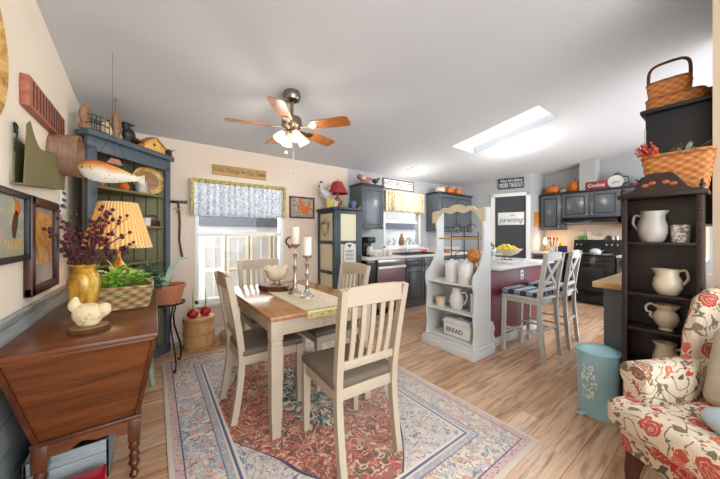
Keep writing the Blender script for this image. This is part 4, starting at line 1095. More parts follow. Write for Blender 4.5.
t = thing('faucet', 'brushed gooseneck faucet at the kitchen sink', 'faucet', (3.9, 3.82, .934))
b = B(); b.tube([(0, 0, 0), (0, 0, .2), (0, -.03, .26), (0, -.09, .28), (0, -.14, .25), (0, -.15, .19)], .011, 8); b.lathe([(0, 0), (.03, 0), (.03, .015), (0, .02)], seg=14); part('spout', b, M['steel'], t)
for s_ in (-1, 1): b = B(); b.lathe([(0, 0), (.02, 0), (.015, .05), (0, .055)], (s_*.1, 0, 0), 10); b.tube([(s_*.1, 0, .05), (s_*.14, 0, .06)], .005, 6); part('handle', b, M['steel'], t)
K = .912
t = thing('coffee_maker', 'black and white coffee maker on the counter next to pie safe', 'coffee maker', (2.86, 3.66, K))
b = B(); b.box(-.08, .08, -.1, .1, 0, .03, .008); b.box(-.08, .08, .02, .1, .03, .3, .01); b.box(-.08, .08, -.1, .1, .22, .32, .02); part('body', b, M['black'], t)
b = B(); b.lathe([(0, .03), (.055, .03), (.06, .1), (.045, .16), (.05, .17), (0, .17)], (0, -.035, 0), 16); part('carafe', b, M['offwhite'], t)
t = thing('word_block', 'white block letters spelling home on the counter', 'sign', (2.87, 3.42, K))
text('lettering', 'HOME', .11, (0, 0, .045), BACK, M['offwhite'], t, ext=.012)
b = B(); b.box(-.16, .16, -.02, .02, 0, .008, .002); part('base', b, M['offwhite'], t)
b = B(); b.lathe([(0, 0), (.05, 0), (.055, .04), (.05, .09), (.02, .1), (0, .11)], seg=16); solo('butter_crock', b, M['cream'], 'small cream lidded crock on the counter left of the sink', 'crock', (3.22, 3.55, K))
for i, (x, lab) in enumerate(((4.42, 'left of two pink scrubbers behind the sink'), (4.50, 'right of two pink scrubbers behind the sink'))):
    b = B(); b.ell((0, 0, .035), .035, .03, .035); solo('pink_scrubber', b, M['pink'], 'pink round scrubber, '+lab, 'scrubber', (x, 3.84, K), 0, 'pink scrubbers by the sink')
b = B(); b.lathe([(0, 0), (.03, 0), (.032, .26), (.025, .28), (0, .28)], seg=16); solo('white_bottle', b, M['candle'], 'tall white bottle on the counter right of the sink window', 'bottle', (4.72, 3.74, K))
b = B(); b.lathe([(0, 0), (.06, 0), (.09, .05), (.092, .06), (.08, .055), (0, .03)], seg=18); solo('copper_bowl', b, M['terra'], 'terracotta coloured bowl on counter behind the white hutch', 'bowl', (4.85, 3.6, K))
# window sill things
b = B(); b.lathe([(0, 0), (.05, 0), (.06, .06), (.045, .14), (.02, .18), (.025, .22), (0, .22)], seg=16); solo('sill_jug', b, M['slice'], 'brown jug standing on the kitchen window sill', 'jug', (3.9, BY-.004+.02, 1.067))
for i, x in enumerate((3.55, 3.70, 4.12, 4.25)):
    t = thing('sill_plant', ['small potted plant at left end of the kitchen sill', 'small potted plant second from left on the kitchen sill', 'small potted plant right of the brown jug on the sill', 'small potted plant at right end of the kitchen sill'][i], 'plant', (x, BY+.016, 1.067), 0, 'small plants on the kitchen sill')
    b = B(); b.lathe([(0, 0), (.022, 0), (.03, .05), (.025, .05), (0, .045)], seg=12); part('pot', b, M['offwhite'], t)
    foliage('foliage', M['darkgreen'], t, 50, .03, .1, .03, .015, (0, 0, .05), i+20)
# sign above window
t = thing('biscuit_sign', 'white framed kitchen sign with grey letters over the sink window', 'sign', (3.80, BY-.003, 2.225))
b = B(); b.box(-.4, .4, -.012, 0, -.085, .085); part('board', b, M['offwhite'], t)
b = B()
for a, c, d, e in ((-.41, .41, .08, .095), (-.41, .41, -.095, -.08), (-.41, -.395, -.095, .095), (.395, .41, -.095, .095)): b.box(a, c, -.02, 0, d, e, .002)
part('frame', b, M['bark'], t)
text('lettering', 'HOT BISCUITS', .12, (0, -.0135, .005), BACK, M['ink'], t, ext=.001)
# things over left upper
t = thing('animal_figurine', 'tan and white carved figurine at left on the cabinet by sink', 'figurine', (2.80, 3.68, 2.10), R(160))
b = B(); b.ell((0, 0, .07), .09, .05, .055); b.ell((.09, 0, .12), .045); b.ell((-.09, 0, .09), .03); b.box(-.08, .09, -.04, .04, 0, .04, .01); remesh(part('body', b, M['redwood'], t), .009)
b = B(); b.ell((.02, -.0, .09), .055, .053, .042); part('patch', b, M['cream'], t)
t = thing('black_bird', 'black iron bird on the cabinet left of the sink window', 'figurine', (3.02, 3.68, 2.10))
b = B(); b.ell((0, 0, .08), .07, .035, .04); b.ell((.07, 0, .12), .025); b.ell((.10, 0, .125), .02, .008, .006); b.ell((-.09, 0, .10), .04, .015, .015, (0, .4, 0)); b.tube([(0, 0, .05), (0, 0, .01)], .01, 6); b.lathe([(0, 0), (.04, 0), (.04, .012), (0, .014)], seg=14); remesh(part('body', b, M['black'], t), .006)
def pumpkin(lab, x, y, z, r_, h, m, grp='pumpkins on top of cabinets'):
    t = thing('pumpkin', lab, 'pumpkin', (x, y, z), 0, grp)
    b = B(); r_ *= 1.12; h *= 1.1; b.lathe([(0, .01), (r_*.6, 0), (r_*.92, h*.2), (r_, h*.5), (r_*.9, h*.8), (r_*.5, h), (.01, h*.92), (0, h*.92)], seg=40, fn=lambda a, zz_: 1+.06*abs(math.cos(a*5))-.03); part('shell', b, m, t)
    b = B(); b.tube([(0, 0, h*.88), (.005, 0, h*1.12), (.02, 0, h*1.25)], [.014, .009, .01], 7); part('stalk', b, M['walnut'], t)
pumpkin('pale orange pumpkin, leftmost over the cabinets behind white hutch', 4.78, 3.70, 2.14, .09, .11, M['cream'])
pumpkin('orange pumpkin, middle one over the cabinets behind the white hutch', 5.05, 3.70, 2.14, .11, .13, M['orange'])
pumpkin('orange pumpkin, rightmost over the cabinets behind the white hutch', 5.35, 3.70, 2.14, .10, .12, M['orange'])

# ------------------------------------------------------------------ pantry door signs
def on_diag(name, lab, k, off, z):
    p = diag(k, off, z); a = math.atan2(dv.y, dv.x)
    t = thing(name, lab, 'sign', tuple(p), a); return t
t = on_diag('pantry_sign', 'charcoal framed sign with white lettering above the pantry door', .735, .012, 2.38)
b = B(); b.box(-.25, .25, -.012, .01, -.115, .115, .003); part('board', b, M['char'], t)
text('lettering', 'When All Is Behind', .085, (0, -.0135, .055), BACK, M['chalk'], t, shear=.3, sx=.62, ext=.001)
text('lettering', 'ORDER TAKEOUT', .13, (0, -.0135, -.045), BACK, M['chalk'], t, sx=.44, ext=.001)
t = on_diag('door_plaque', 'white rectangular plaque with black script hung on the pantry door', .735, -.012, 1.62)
b = B(); b.box(-.25, .25, -.012, .006, -.135, .135, .003); part('board', b, M['chalk'], t)
text('lettering', 'parenting', .15, (0, -.0135, -.03), BACK, M['ink'], t, shear=.35, sx=.78, ext=.001)
text('lettering', 'just', .07, (.03, -.0135, .075), BACK, M['ink'], t, shear=.35, sx=.8, ext=.001)
b = B(); b.ell((0, 0, 0), .028); p = diag(.56, .015, .98); o = part('door_knob', b, M['nickel'], door); o.location = p

# ------------------------------------------------------------------ range wall (local front faces -Y; rotate so front faces -X)
RW = R(-90)   # local -Y -> world -X ; local +x -> world -Y
def rw(x, y): return (x, y, 0)
UX = 6.70
cabinet('wall_cabinet', 'narrow charcoal upper cabinet left of the range hood', (UX, 2.56, 0), RW, .38, .34, 1.37, 2.13, 1, cornice=True, lowknob=True)
cabinet('wall_cabinet', 'wide double door charcoal cabinet directly above the range hood', (UX, 2.17, 0), RW, .90, .34, 1.60, 2.13, 2, cornice=True, lowknob=True)
cabinet('wall_cabinet', 'charcoal upper cabinet at right of the hood behind the dark shelf', (UX, 1.26, 0), RW, .5, .34, 1.40, 2.13, 1, cornice=True, lowknob=True)
t = thing('range_hood', 'black under-cabinet range hood over the stove', 'hood', (6.70, 1.72, 0))
b = B(); b.prism([(-.10, 1.50), (.34, 1.47), (.34, 1.60), (-.02, 1.60), (-.10, 1.53)], 'xz', -.42, .42, .004); part('shell', b, M['gloss'], t)
b = B(); b.box(-.085, -.05, -.1, .1, 1.492, 1.497); part('vent', b, M['steel'], t)
t = thing('cooking_range', 'black electric range with oven between the counters', 'stove', (6.37, 1.66, 0), RW)
b = B(); b.box(-.375, .375, .02, .66, .02, .895, .004); part('body', b, M['gloss'], t)
b = B(); b.box(-.38, .38, -.01, .60, .895, .91, .004); tpo = part('cooktop', b, M['gloss'], t)
for x, y in ((-.18, .15), (.18, .15), (-.18, .43), (.18, .43)):
    b = B(); b.lathe([(.03, .911), (.085, .911), (.085, .914), (.03, .914)], (x, y, 0), 20, closed=True); part('burner', b, M['steel'], tpo)
b = B(); b.box(-.365, .365, -.018, .02, .25, .80, .006); dd = part('oven_door', b, M['gloss'], t)
b = B(); b.box(-.22, .22, -.021, -.018, .38, .68, .003); part('window', b, M['cabdark'], dd)
b = B(); b.tube([(-.33, -.05, .755), (.33, -.05, .755)], .011, 8, up=(0, 1, 0)); b.box(-.33, -.31, -.05, -.018, .745, .765); b.box(.31, .33, -.05, -.018, .745, .765); part('handle', b, M['black'], dd)
b = B(); b.box(-.365, .365, -.014, .02, .05, .235, .006); part('drawer', b, M['gloss'], t)
b = B(); b.prism([(.56, .91), (.60, 1.17), (.66, 1.17), (.66, .91)], 'yz', -.38, .38, .004); bp = part('backguard', b, M['gloss'], t)
for x in (-.32, -.25, .14, .22, .30): b = B(); b.lathe([(0, 0), (.022, 0), (.018, .02), (0, .022)], seg=14, M=T(x, .578, 1.07) @ RX(R(82))); part('dial', b, M['nickel'], bp)
b = B(); b.box(-.12, .06, .572, .578, 1.03, 1.11); part('display', b, M['cabdark'], bp)
cabinet('base_cabinet', 'charcoal base cabinet left of the range', (6.40, 2.58, 0), RW, .52, .64, 0, .873, 1, drawer=True, toe=True)
cabinet('base_cabinet', 'charcoal base cabinet right of the range', (6.40, 1.27, 0), RW, .9, .64, 0, .873, 2, drawer=True, toe=True)
b = B(); b.box(6.37, RX_-.002, 2.05, 2.598, .875, .912, .005); solo('stove_countertop', b, M['counter'], 'pale countertop section left of the range', 'countertop')
b = B(); b.box(6.37, RX_-.002, .3, 1.27, .875, .912, .005); solo('stove_countertop', b, M['counter'], 'pale countertop section right of the range', 'countertop')
b = B(); b.box(RX_-.006, RX_, .3, 2.6, .912, 1.5); struct('trim_4', b, M['wallpink'])
# counter items
t = thing('candle_lamp', 'small glowing candle lamp in the corner of the range counter', 'lamp', (6.72, 2.48, K))
b = B(); b.lathe([(0, 0), (.04, 0), (.03, .02), (.012, .04), (.012, .12), (.035, .14), (0, .145)], seg=16); part('base', b, M['slice'], t)
b = B(); b.lathe([(0, .145), (.028, .17), (.033, .21), (.018, .27), (0, .3)], seg=16); part('globe', b, M['flame'], t)
light('candle_light', 'POINT', (6.66, 2.44, 1.12), 3, (1, .7, .4), size=.04)
t = thing('utensil_crock', 'white and teal crock full of red and black kitchen utensils', 'crock', (6.62, 2.30, K))
b = B(); b.lathe([(0, 0), (.055, 0), (.065, .08), (.06, .15), (.052, .15), (0, .13)], seg=18); part('pot', b, toile('teal banded glaze', '#d8d4cb', '#4b8a92', '#d8d4cb', 12), t)
for i in range(7):
    a = i*.9; b = B(); x, y = .03*math.cos(a), .03*math.sin(a)
    b.tube([(x, y, .1), (x*2.4, y*2.4, .25)], .005, 6); b.ell((x*2.6, y*2.6, .28), .018, .01, .03, seg=10); part('utensil', b, M['red'] if i % 2 else M['black'], t)
b = B(); b.box(-.075, .075, -.06, .06, 0, .13, .008); b.box(-.07, .07, -.055, .055, .125, .135); solo('purple_canister', b, M['purple'], 'dark purple square canister on the counter next to the crock', 'canister', (6.62, 2.13, K))
b = B(); b.lathe([(0, 0), (.03, 0), (.04, .04), (.025, .07), (0, .075)], seg=14); solo('yellow_pear', b, M['lemon'], 'yellow green pear sitting on the purple canister', 'fruit', (6.62, 2.15, K+.135))
BG = 1.17
for i, y in enumerate((1.955, 1.875)):
    b = B(); b.lathe([(0, 0), (.028, 0), (.03, .075), (.025, .075), (0, .01)], seg=14); solo('green_cup', b, M['lime'], ['left of two green cups on the stove backguard', 'right of two green cups on the stove backguard'][i], 'cup', (7.0, y, BG), 0, 'green cups on the stove')
t = thing('white_hen', 'white wooden hen cutout standing on the stove backguard', 'figurine', (7.0, 1.70, BG), RW)
b = B(); b.prism([(-.11, 0), (.1, 0), (.14, .03), (.16, .1), (.14, .115), (.07, .075), (.0, .08), (-.06, .12), (-.09, .175), (-.12, .185), (-.14, .155), (-.135, .1), (-.13, .04)], 'xz', -.012, .012, .003); part('body', b, M['cream'], t)
for i, (y, m) in enumerate(((1.50, 'bark'), (1.44, 'offwhite'), (1.38, 'steel'))):
    b = B(); b.lathe([(0, 0), (.022, 0), (.026, .04), (.018, .07), (.02, .08), (0, .085)], seg=12); solo('spice_shaker', b, M[m], ['brown shaker, leftmost of three on the stove backguard', 'white shaker, middle of three on the stove backguard', 'silver shaker, rightmost of three on the stove backguard'][i], 'shaker', (7.0, y, BG), 0, 'shakers on the stove')
t = thing('tea_kettle', 'white and steel kettle on the front of the cooktop', 'kettle', (6.58, 1.60, .914))
b = B(); b.lathe([(0, 0), (.075, 0), (.09, .03), (.08, .07), (.04, .1), (0, .105)], seg=20); part('body', b, M['offwhite'], t)
b = B(); b.tube([(0, .07, .07), (0, .06, .14), (0, -.06, .14), (0, -.07, .07)], .007, 6); part('handle', b, M['black'], t)
b = B(); b.tube([(0, -.08, .04), (0, -.12, .08)], [.014, .008], 8); part('spout', b, M['steel'], t)
# on top of range cabinets
CT = 2.13
pumpkin('orange pumpkin, left one above the narrow cabinet near the pantry', 6.86, 2.38, CT, .115, .16, M['orange'])
pumpkin('orange pumpkin, right one on the cabinet over the range', 6.86, 2.00, CT, .10, .2, M['orange'])
pumpkin('small pale green gourd between two orange pumpkins over the range', 6.86, 2.19, CT, .06, .085, M['palegreen'])
t = thing('red_sign', 'red board sign with white script on the cabinet above the range', 'sign', (6.73, 1.63, CT), RW)
b = B(); b.box(-.16, .16, 0, .02, 0, .15, .003); part('board', b, M['redsign'], t)
text('lettering', 'Cookies', .095, (0, -.0015, .075), BACK, M['chalk'], t, shear=.2, sx=.8, ext=.001)
t = thing('coffee_pot', 'silver graniteware coffee pot behind the round white plate', 'pot', (6.92, 1.36, CT)); t.scale = (1.1, 1.1, 1.25)
b = B(); b.lathe([(0, 0), (.09, 0), (.07, .18), (.06, .2), (.03, .23), (.01, .24), (.012, .26), (0, .27)], seg=20); part('body', b, M['nickel'], t)
b = B(); b.tube([(0, -.07, .05), (0, -.14, .08), (0, -.13, .16), (0, -.06, .17)], .009, 6); part('handle', b, M['black'], t)
t = thing('round_plate', 'round white enamel plate with handles leaning on the coffee pot', 'plate', (6.80, 1.36, CT), RW); t.scale = (.85,)*3
b = B(); b.lathe([(0, 0), (.09, 0), (.13, .014), (.133, .018), (.09, .006), (0, .005)], seg=30, M=T(0, 0, .133) @ RX(R(86))); part('disc', b, M['offwhite'], t)
b = B(); b.tube([(-.06, -.02, .1), (0, -.025, .135), (.06, -.02, .1)], .006, 6); part('handle', b, M['steel'], t)
b = B(); b.lathe([(0, 0), (.05, 0), (.055, .05), (.04, .055), (0, .05)], seg=16); solo('red_bowl', b, M['red'], 'small red bowl on the cabinet between plate and black kettle', 'bowl', (6.84, 1.13, CT))
t = thing('black_kettle', 'black enamel kettle at the right over the range cabinets', 'kettle', (6.86, .98, CT))
b = B(); b.lathe([(0, 0), (.085, 0), (.09, .08), (.06, .13), (.02, .14), (0, .15)], seg=18); part('body', b, M['gloss'], t)
b = B(); b.tube([(0, .08, .06), (0, .13, .12)], [.016, .01], 7); part('spout', b, M['gloss'], t)
b = B(); b.lathe([(0, 0), (.05, 0), (.06, .06), (.05, .11), (0, .1)], seg=16); solo('purple_jar', b, plain('purple floral tin', '#7a4f7e', .4, var=.3, scale=30), 'purple patterned tin at far right over the range cabinets', 'tin', (6.86, .78, CT))
t = thing('orange_sign', 'upright orange board sign on wall between pantry and cabinets', 'sign', (6.57, 2.6, 1.60))
b = B(); b.box(-.10, .10, -.018, -.002, -.15, .15, .003); part('board', b, M['orangesign'], t)
text('lettering', 'FALL\nHAR\nVEST', .075, (0, -.0195, .03), BACK, M['rust'], t, ext=.001)

# ------------------------------------------------------------------ island
IX0, IX1 = 2.96, 4.42
t = thing('kitchen_island', 'maroon kitchen island with pale countertop and white baseboard', 'island', ((IX0+IX1)/2, 2.05, 0))
hw = (IX1-IX0)/2
b = B(); b.box(-hw, hw-.05, -.40, .33, 0, .875, .003); part('body', b, M['maroon'], t)
b = B(); b.box(-hw, hw-.045, -.412, -.40, 0, .1, .004); b.box(hw-.05, hw-.038, -.412, .33, 0, .1, .004); part('baseboard', b, M['whitewood'], t)
b = B(); b.box(-hw, hw+.02, -.53, .36, .877, .915, .008); part('countertop', b, M['islandtop'], t)
b = B(); b.box(.02, .10, -.408, -.40, .70, .82, .003); op = part('outlet', b, M['outlet'], t)
b = B(); b.box(.05, .07, -.41, -.407, .72, .745); b.box(.05, .07, -.41, -.407, .77, .795); part('socket', b, M['ink'], op)
IZ = .915
t = thing('cake_stand', 'white footed cake stand at left end of the island', 'cake stand', (3.30, 1.80, IZ))
b = B(); b.lathe([(0, 0), (.06, 0), (.05, .012), (.018, .03), (.016, .09), (.04, .105), (.13, .11), (.133, .12), (0, .12)], seg=28); part('pedestal', b, M['offwhite'], t)
t = thing('glass_cloche', 'small glass jar with knob standing on the white cake stand', 'jar', (3.30, 1.80, IZ+.12))
b = B(); b.lathe([(.05, 0), (.055, .05), (.05, .09), (.02, .11), (.008, .12), (.012, .135), (.0, .14), (.0, .137), (.018, .105), (.047, .088), (.052, .05), (.047, 0)], seg=20); part('dome', b, M['glass'], t)
t = thing('footed_bowl', 'wire footed fruit bowl heaped with lemons on the island', 'bowl', (3.88, 1.90, IZ))
b = B(); b.lathe([(.0, .06), (.05, .062), (.13, .1), (.19, .155), (.195, .16), (.185, .16), (.125, .11), (0, .072)], seg=28); part('dish', b, M['cream'], t)
b = B(); b.lathe([(.07, 0), (.076, 0), (.076, .008), (.07, .008)], seg=20, closed=True)
for i in range(4): a = i*PI/2; b.tube([(.073*math.cos(a), .073*math.sin(a), .004), (.03*math.cos(a), .03*math.sin(a), .064)], .004, 5)
part('foot', b, M['iron'], t)
rr = random.Random(4); l0 = None; pos = []
for i, (r_, z, n) in enumerate(((.13, .145, 9), (.075, .175, 6), (.03, .195, 3))):
    for k in range(n): pos.append((r_*math.cos(2*PI*k/n+i), r_*math.sin(2*PI*k/n+i), z))
where = ['low outer ring', 'middle layer', 'top of the heap']
for i, p in enumerate(pos):
    if l0 is None:
        b = B(); b.lathe([(0, -.042), (.008, -.038), (.025, -.02), (.030, 0), (.025, .02), (.008, .038), (0, .042)], seg=12)
        l0 = solo('lemon', b, M['lemon'], '', 'lemon', group='lemons in the footed bowl'); o = l0
    else: o = l0.copy(); COL.objects.link(o)
    o['label'] = 'yellow lemon heaped in the footed bowl on the island'
    o.location = (3.88+p[0], 1.90+p[1], IZ+p[2]); o.rotation_euler = (rr.uniform(0, 3), rr.uniform(0, 3), rr.uniform(0, 3))
b = B(); b.box(-.22, .22, -.14, .14, 0, .008, .003); b.box(-.18, .2, -.12, .13, .008, .014, .003, M=RZ(.1)); solo('folded_paper', b, toile('printed newspaper', '#d9d7d3', '#a9a9ab', '#c9c9c9', 40), 'folded newspaper lying on the island behind cake stand', 'newspaper', (3.62, 1.78, IZ), R(8))

# ------------------------------------------------------------------ counter stools (front +Y)
def stool():
    t = thing('counter_stool', '', 'stool', group='white counter stools at the island')
    m = M['stoolgrey']
    b = B(); b.box(-.2, .2, -.19, .2, .595, .625, .008); b.box(-.18, .18, -.17, .18, .55, .597, .003); part('seat', b, m, t)
    def yb(z): return -.18-(max(0, .5-z)**1.3)*.10-(max(0, z-.62)**1.2)*.16
    for sx in (-1, 1):
        b = B(); b.bar([(sx*.175, .18, .6), (sx*.18, .19, 0)], .036, .036, up=(0, 1, 0)); part('leg', b, m, t)
        b = B(); b.bar([(sx*.18, yb(z), z) for z in [i*.108 for i in range(11)]], .034, .036, up=(0, 1, 0)); part('leg', b, m, t)
    b = B(); b.bar([(-.18, .185, .2), (.18, .185, .2)], .03, .02); b.bar([(-.18, -.19, .3), (.18, -.19, .3)], .02, .02)
    for sx in (-1, 1): b.bar([(sx*.18, .185, .26), (sx*.18, -.2, .26)], .02, .02)
    part('stretcher', b, m, t)
    b = B(); b.prism([(-.195, 1.0), (.195, 1.0), (.195, 1.075), (.1, 1.09), (-.1, 1.09), (-.195, 1.075)], 'xz', yb(1.04)-.012, yb(1.04)+.012, .003); part('top_rail', b, m, t)
    b = B(); b.box(-.17, .17, yb(.7)-.01, yb(.7)+.01, .69, .725, .003); part('lower_rail', b, m, t)
    b = B()
    for s_ in (-1, 1): b.bar([(s_*.155, yb(.715), .72), (s_*.05, yb(.8), .81), (-s_*.05, yb(.9), .91), (-s_*.155, yb(1.0), 1.005)], .032, .014, up=(0, 1, 0))
    part('cross_back', b, m, t)
    return t
st = stool(); st['label'] = 'white cross-back counter stool nearer the white hutch'; st.location = (3.28, 1.36, 0); st.rotation_euler = (0, 0, R(-3))
dup(st, 'white cross-back counter stool nearer the range', (3.86, 1.36, 0), R(4))
def cushion(lab, loc, rz):
    t = thing('stool_cushion', lab, 'cushion', loc, rz, 'gingham stool cushions')
    b = B(); b.box(-.205, .205, -.16, .21, 0, .055, .026, seg=4); part('pad', b, M['gingham'], t)
    b = B()
    for sx in (-1, 1): b.tube([(sx*.175, -.155, .02), (sx*.205, -.2, .0), (sx*.21, -.215, -.06)], .004, 5)
    part('ties', b, M['gingham'], t)
cushion('blue and white gingham cushion on the stool nearer the white hutch', (3.28, 1.36, .625), R(-3))
cushion('blue and white gingham cushion on the stool nearer the range', (3.86, 1.36, .625), R(4))

# ------------------------------------------------------------------ white hutch (open stand)
WX, WY0, WY1 = 2.58, 1.585, 2.21
t = thing('white_hutch', 'distressed white open hutch with scalloped top at the end of the island', 'hutch', (WX, (WY0+WY1)/2, 0))
hw = (WY1-WY0)/2; D_ = .36
def side_profile():
    f = [(0, .10), (0, .12), (.012, .2), (.02, .3), (.005, .38), (.005, .44), (.02, .55), (.02, .66), (-.005, .72), (-.01, .78), (.01, .84), (.07, .89), (.12, .95), (.16, 1.03), (.185, 1.12), (.19, 1.3), (.175, 1.42), (.17, 1.50), (.19, 1.55)]
    return f+[(D_-.04, 1.56), (D_-.04, .0), (.02, 0)]
for s_ in (-1, 1):
    b = B(); b.prism(side_profile(), 'xz', s_*(hw-.012)-.011, s_*(hw-.012)+.011, .002); part('side_panel', b, M['whitewood'], t)
for z in (.12, .42, .72):
    b = B(); n = 16
    b.prism([(.02+(.008*math.sin(i/n*PI*2*1.5) if z > .7 else 0), -hw+.02+(2*hw-.04)*i/n) for i in range(n+1)]+[(D_-.05, hw-.02), (D_-.05, -hw+.02)], 'xy', z, z+.022, .002); part('shelf', b, M['whitewood'], t)
b = B(); b.box(-.045, D_-.0, -hw-.03, hw+.03, 0, .085, .008); b.box(-.03, D_-.01, -hw-.018, hw+.018, .085, .115, .008); part('base', b, M['whitewood'], t)
b = B(); n = 40; top = []
for i in range(n+1):
    y = -hw-.03+(2*hw+.06)*i/n; q = abs(y)/(hw+.03)
    kz = [(0, 1.605), (.12, 1.602), (.25, 1.585), (.34, 1.568), (.45, 1.58), (.56, 1.575), (.66, 1.55), (.76, 1.525), (.84, 1.545), (.93, 1.55), (1, 1.53)]
    for (q0, z0_), (q1, z1_) in zip(kz, kz[1:]):
        if q0 <= q <= q1+1e-6: zt2 = z0_+(z1_-z0_)*(q-q0)/(q1-q0)
    top.append((y, zt2))
low = []
for y, z in top:
    q = abs(y)/(hw+.03); low.append((y, 1.515+.012*math.cos(q*PI*4) if q < .62 else 1.515-.11*min(1, (q-.62)/.25)))
b.prism(top+low[::-1], 'yz', .16, .185, .002); part('crest', b, M['ceramic'], t)
b = B(); b.box(D_-.06, D_-.045, -hw+.02, hw-.02, .44, .72); b.box(D_-.06, D_-.045, -hw+.02, hw-.02, .14, .42); part('back', b, M['whitewood'], t)
b = B(); b.tube([(.23, -hw+.02, 1.22), (.23, hw-.02, 1.22)], .010, 8, up=(1, 0, 0)); part('towel_bar', b, M['oak'], t)
b = B(); b.prism([(D_-.04, 0), (D_+.03, 0), (D_+.035, .14), (D_+.0, .2), (D_+.03, .25), (D_-.01, .33), (D_-.04, .34)], 'xz', -hw-.008, -hw+.01, .002); part('scroll_foot', b, M['whitewood'], t)
b = B(); WS = .742
t = thing('canister', 'white ceramic canister, left one on top shelf of the white hutch', 'canister', (WX+.12, 1.93, WS), 0, 'white canisters on the hutch')
b = B(); b.lathe([(0, 0), (.072, 0), (.076, .01), (.076, .2), (.07, .21), (.066, .215), (0, .215)], seg=24); part('jar', b, M['offwhite'], t)
b = B(); b.lathe([(0, .215), (.07, .215), (.07, .23), (.02, .235), (.016, .25), (0, .255)], seg=24); part('lid', b, M['offwhite'], t)
dup(t, 'white ceramic canister, right one on top shelf of the white hutch', (WX+.10, 1.745, WS))
t = thing('iron_rack', 'black wrought iron scroll rack standing on the white hutch top shelf', 'rack', (WX+.25, 1.86, WS))
b = B()
for y in (-.17, .0, .17): b.tube([(0, y, 0), (0, y, .62 if y == 0 else .55)], .005, 6)
for z in (.12, .34, .5): b.tube([(0, -.17, z), (0, .17, z)], .005, 6, up=(1, 0, 0))
for s_ in (-1, 1):
    sp_ = [(0, s_*(.085+(.075-.006*k)*math.cos(k*.6+.3)), .58+(.075-.006*k)*math.sin(k*.6+.3)) for k in range(10)]
    b.tube(sp_, .004, 5, up=(1, 0, 0)); b.tube([(0, s_*.02, .2), (0, s_*.1, .25), (0, s_*.12, .3), (0, s_*.06, .33)], .004, 5, up=(1, 0, 0))
b.tube([(0, 0, .04), (-.08, -.09, .03), (-.05, -.16, .05)], .005, 5); part('scrollwork', b, M['iron'], t)
t = thing('bread_ball', 'round orange brown woven ball sitting behind the right canister', 'ball', (WX+.16, 1.68, WS))
b = B(); b.lathe([(0, 0), (.05, 0), (.06, .02), (.05, .04), (0, .05)], seg=16); part('ring', b, M['basketdark'], t)
b = B(); b.ell((0, 0, .30), .075); b.lathe([(0, .04), (.03, .04), (.015, .1), (.015, .22), (.04, .235), (0, .24)], seg=12); part('ball', b, M['basket'], t)
WM = .442
t = thing('white_pitcher', 'white ceramic pitcher on the middle shelf of the white hutch', 'pitcher', (WX+.14, 1.88, WM), R(90))
def pitcher_parts(t, prof, m, hy=(.1, .02, .17), seg=28, spout=.4, hr=.009, sc=1, hbulge=.07):
    pm = max(r for r, z in prof); zt_ = max(z for r, z in prof)
    def fn(a, z):
        f = max(0, (z/zt_-.72)/.28); c_ = math.cos(a)
        return 1+spout*f*max(0, c_)**6
    b = B(); b.lathe(prof, seg=seg, fn=fn); part('body', b, m, t)
    x, z0_, z1_ = hy; b = B()
    b.tube(smooth([(-x*.6, 0, z1_), (-x*.72-hbulge*.7, 0, z1_+.012), (-x*.72-hbulge, 0, z1_-.03), (-x*.72-hbulge*.9, 0, (z0_+z1_)/2), (-x*.72-hbulge*.4, 0, z0_+.012), (-x*.8, 0, z0_)]), hr, 8, up=(0, 1, 0)); part('handle', b, m, t)
pitcher_parts(t, [(0, 0), (.055, 0), (.07, .03), (.08, .08), (.07, .14), (.045, .19), (.05, .235), (.046, .235), (.04, .19), (0, .17)], M['offwhite'], (.08, .05, .18))
t = thing('small_canister', 'small white jar with wooden lid on the middle shelf of the hutch', 'jar', (WX+.10, 2.07, WM))
b = B(); b.lathe([(0, 0), (.05, 0), (.052, .01), (.052, .1), (0, .1)], seg=20); part('jar', b, M['ceramic'], t)
b = B(); b.lathe([(0, .1), (.054, .1), (.054, .115), (0, .115)], seg=20); part('lid', b, M['oak'], t)
b = B(); b.lathe([(0, 0), (.045, 0), (.04, .1), (.045, .2), (.04, .2), (0, .18)], seg=20); solo('white_vase', b, M['offwhite'], 'plain white vase at right end of the hutch middle shelf', 'vase', (WX+.15, 1.67, WM))
b = B(); b.lathe([(0, 0), (.08, 0), (.11, .01), (.112, .014), (.08, .006), (0, .005)], seg=26, M=T(0, 0, .112) @ RY(R(-84))); solo('blue_plate', b, plain('pale blue glaze', '#8fa9cf', .3, var=.05), 'pale blue plate leaning behind the white vase on hutch', 'plate', (WX+.26, 1.74, WM))
t = thing('bread_box', 'white enamel bread box with black lettering on lowest hutch shelf', 'bread box', (WX+.16, 1.83, .142))
b = B(); b.box(-.11, .11, -.17, .17, 0, .15, .025, seg=3); part('box', b, M['offwhite'], t)
b = B(); b.box(-.118, .118, -.178, .178, .15, .168, .006); b.prism([(-.11, .168), (.11, .168), (.08, .195), (-.08, .195)], 'xz', -.165, .165, .01); b.box(-.02, .02, -.03, .03, .193, .21, .006); part('lid', b, M['offwhite'], t)
text('lettering', 'BREAD', .07, (-.1115, .02, .075), RIGHT, M['ink'], t, ext=.001)
b = B(); b.tube([(-.03, -.17, .1), (-.03, -.2, .09), (.03, -.2, .09), (.03, -.17, .1)], .006, 6); part('handle', b, M['iron'], t)
b = B(); b.box(-.06, .06, -.09, .09, 0, .012, .003); solo('blue_cloth', b, plain('folded blue cloth', '#5d7fb4', .9), 'folded blue cloth on top of the white bread box', 'cloth', (WX+.20, 1.72, .142+.196), 0)

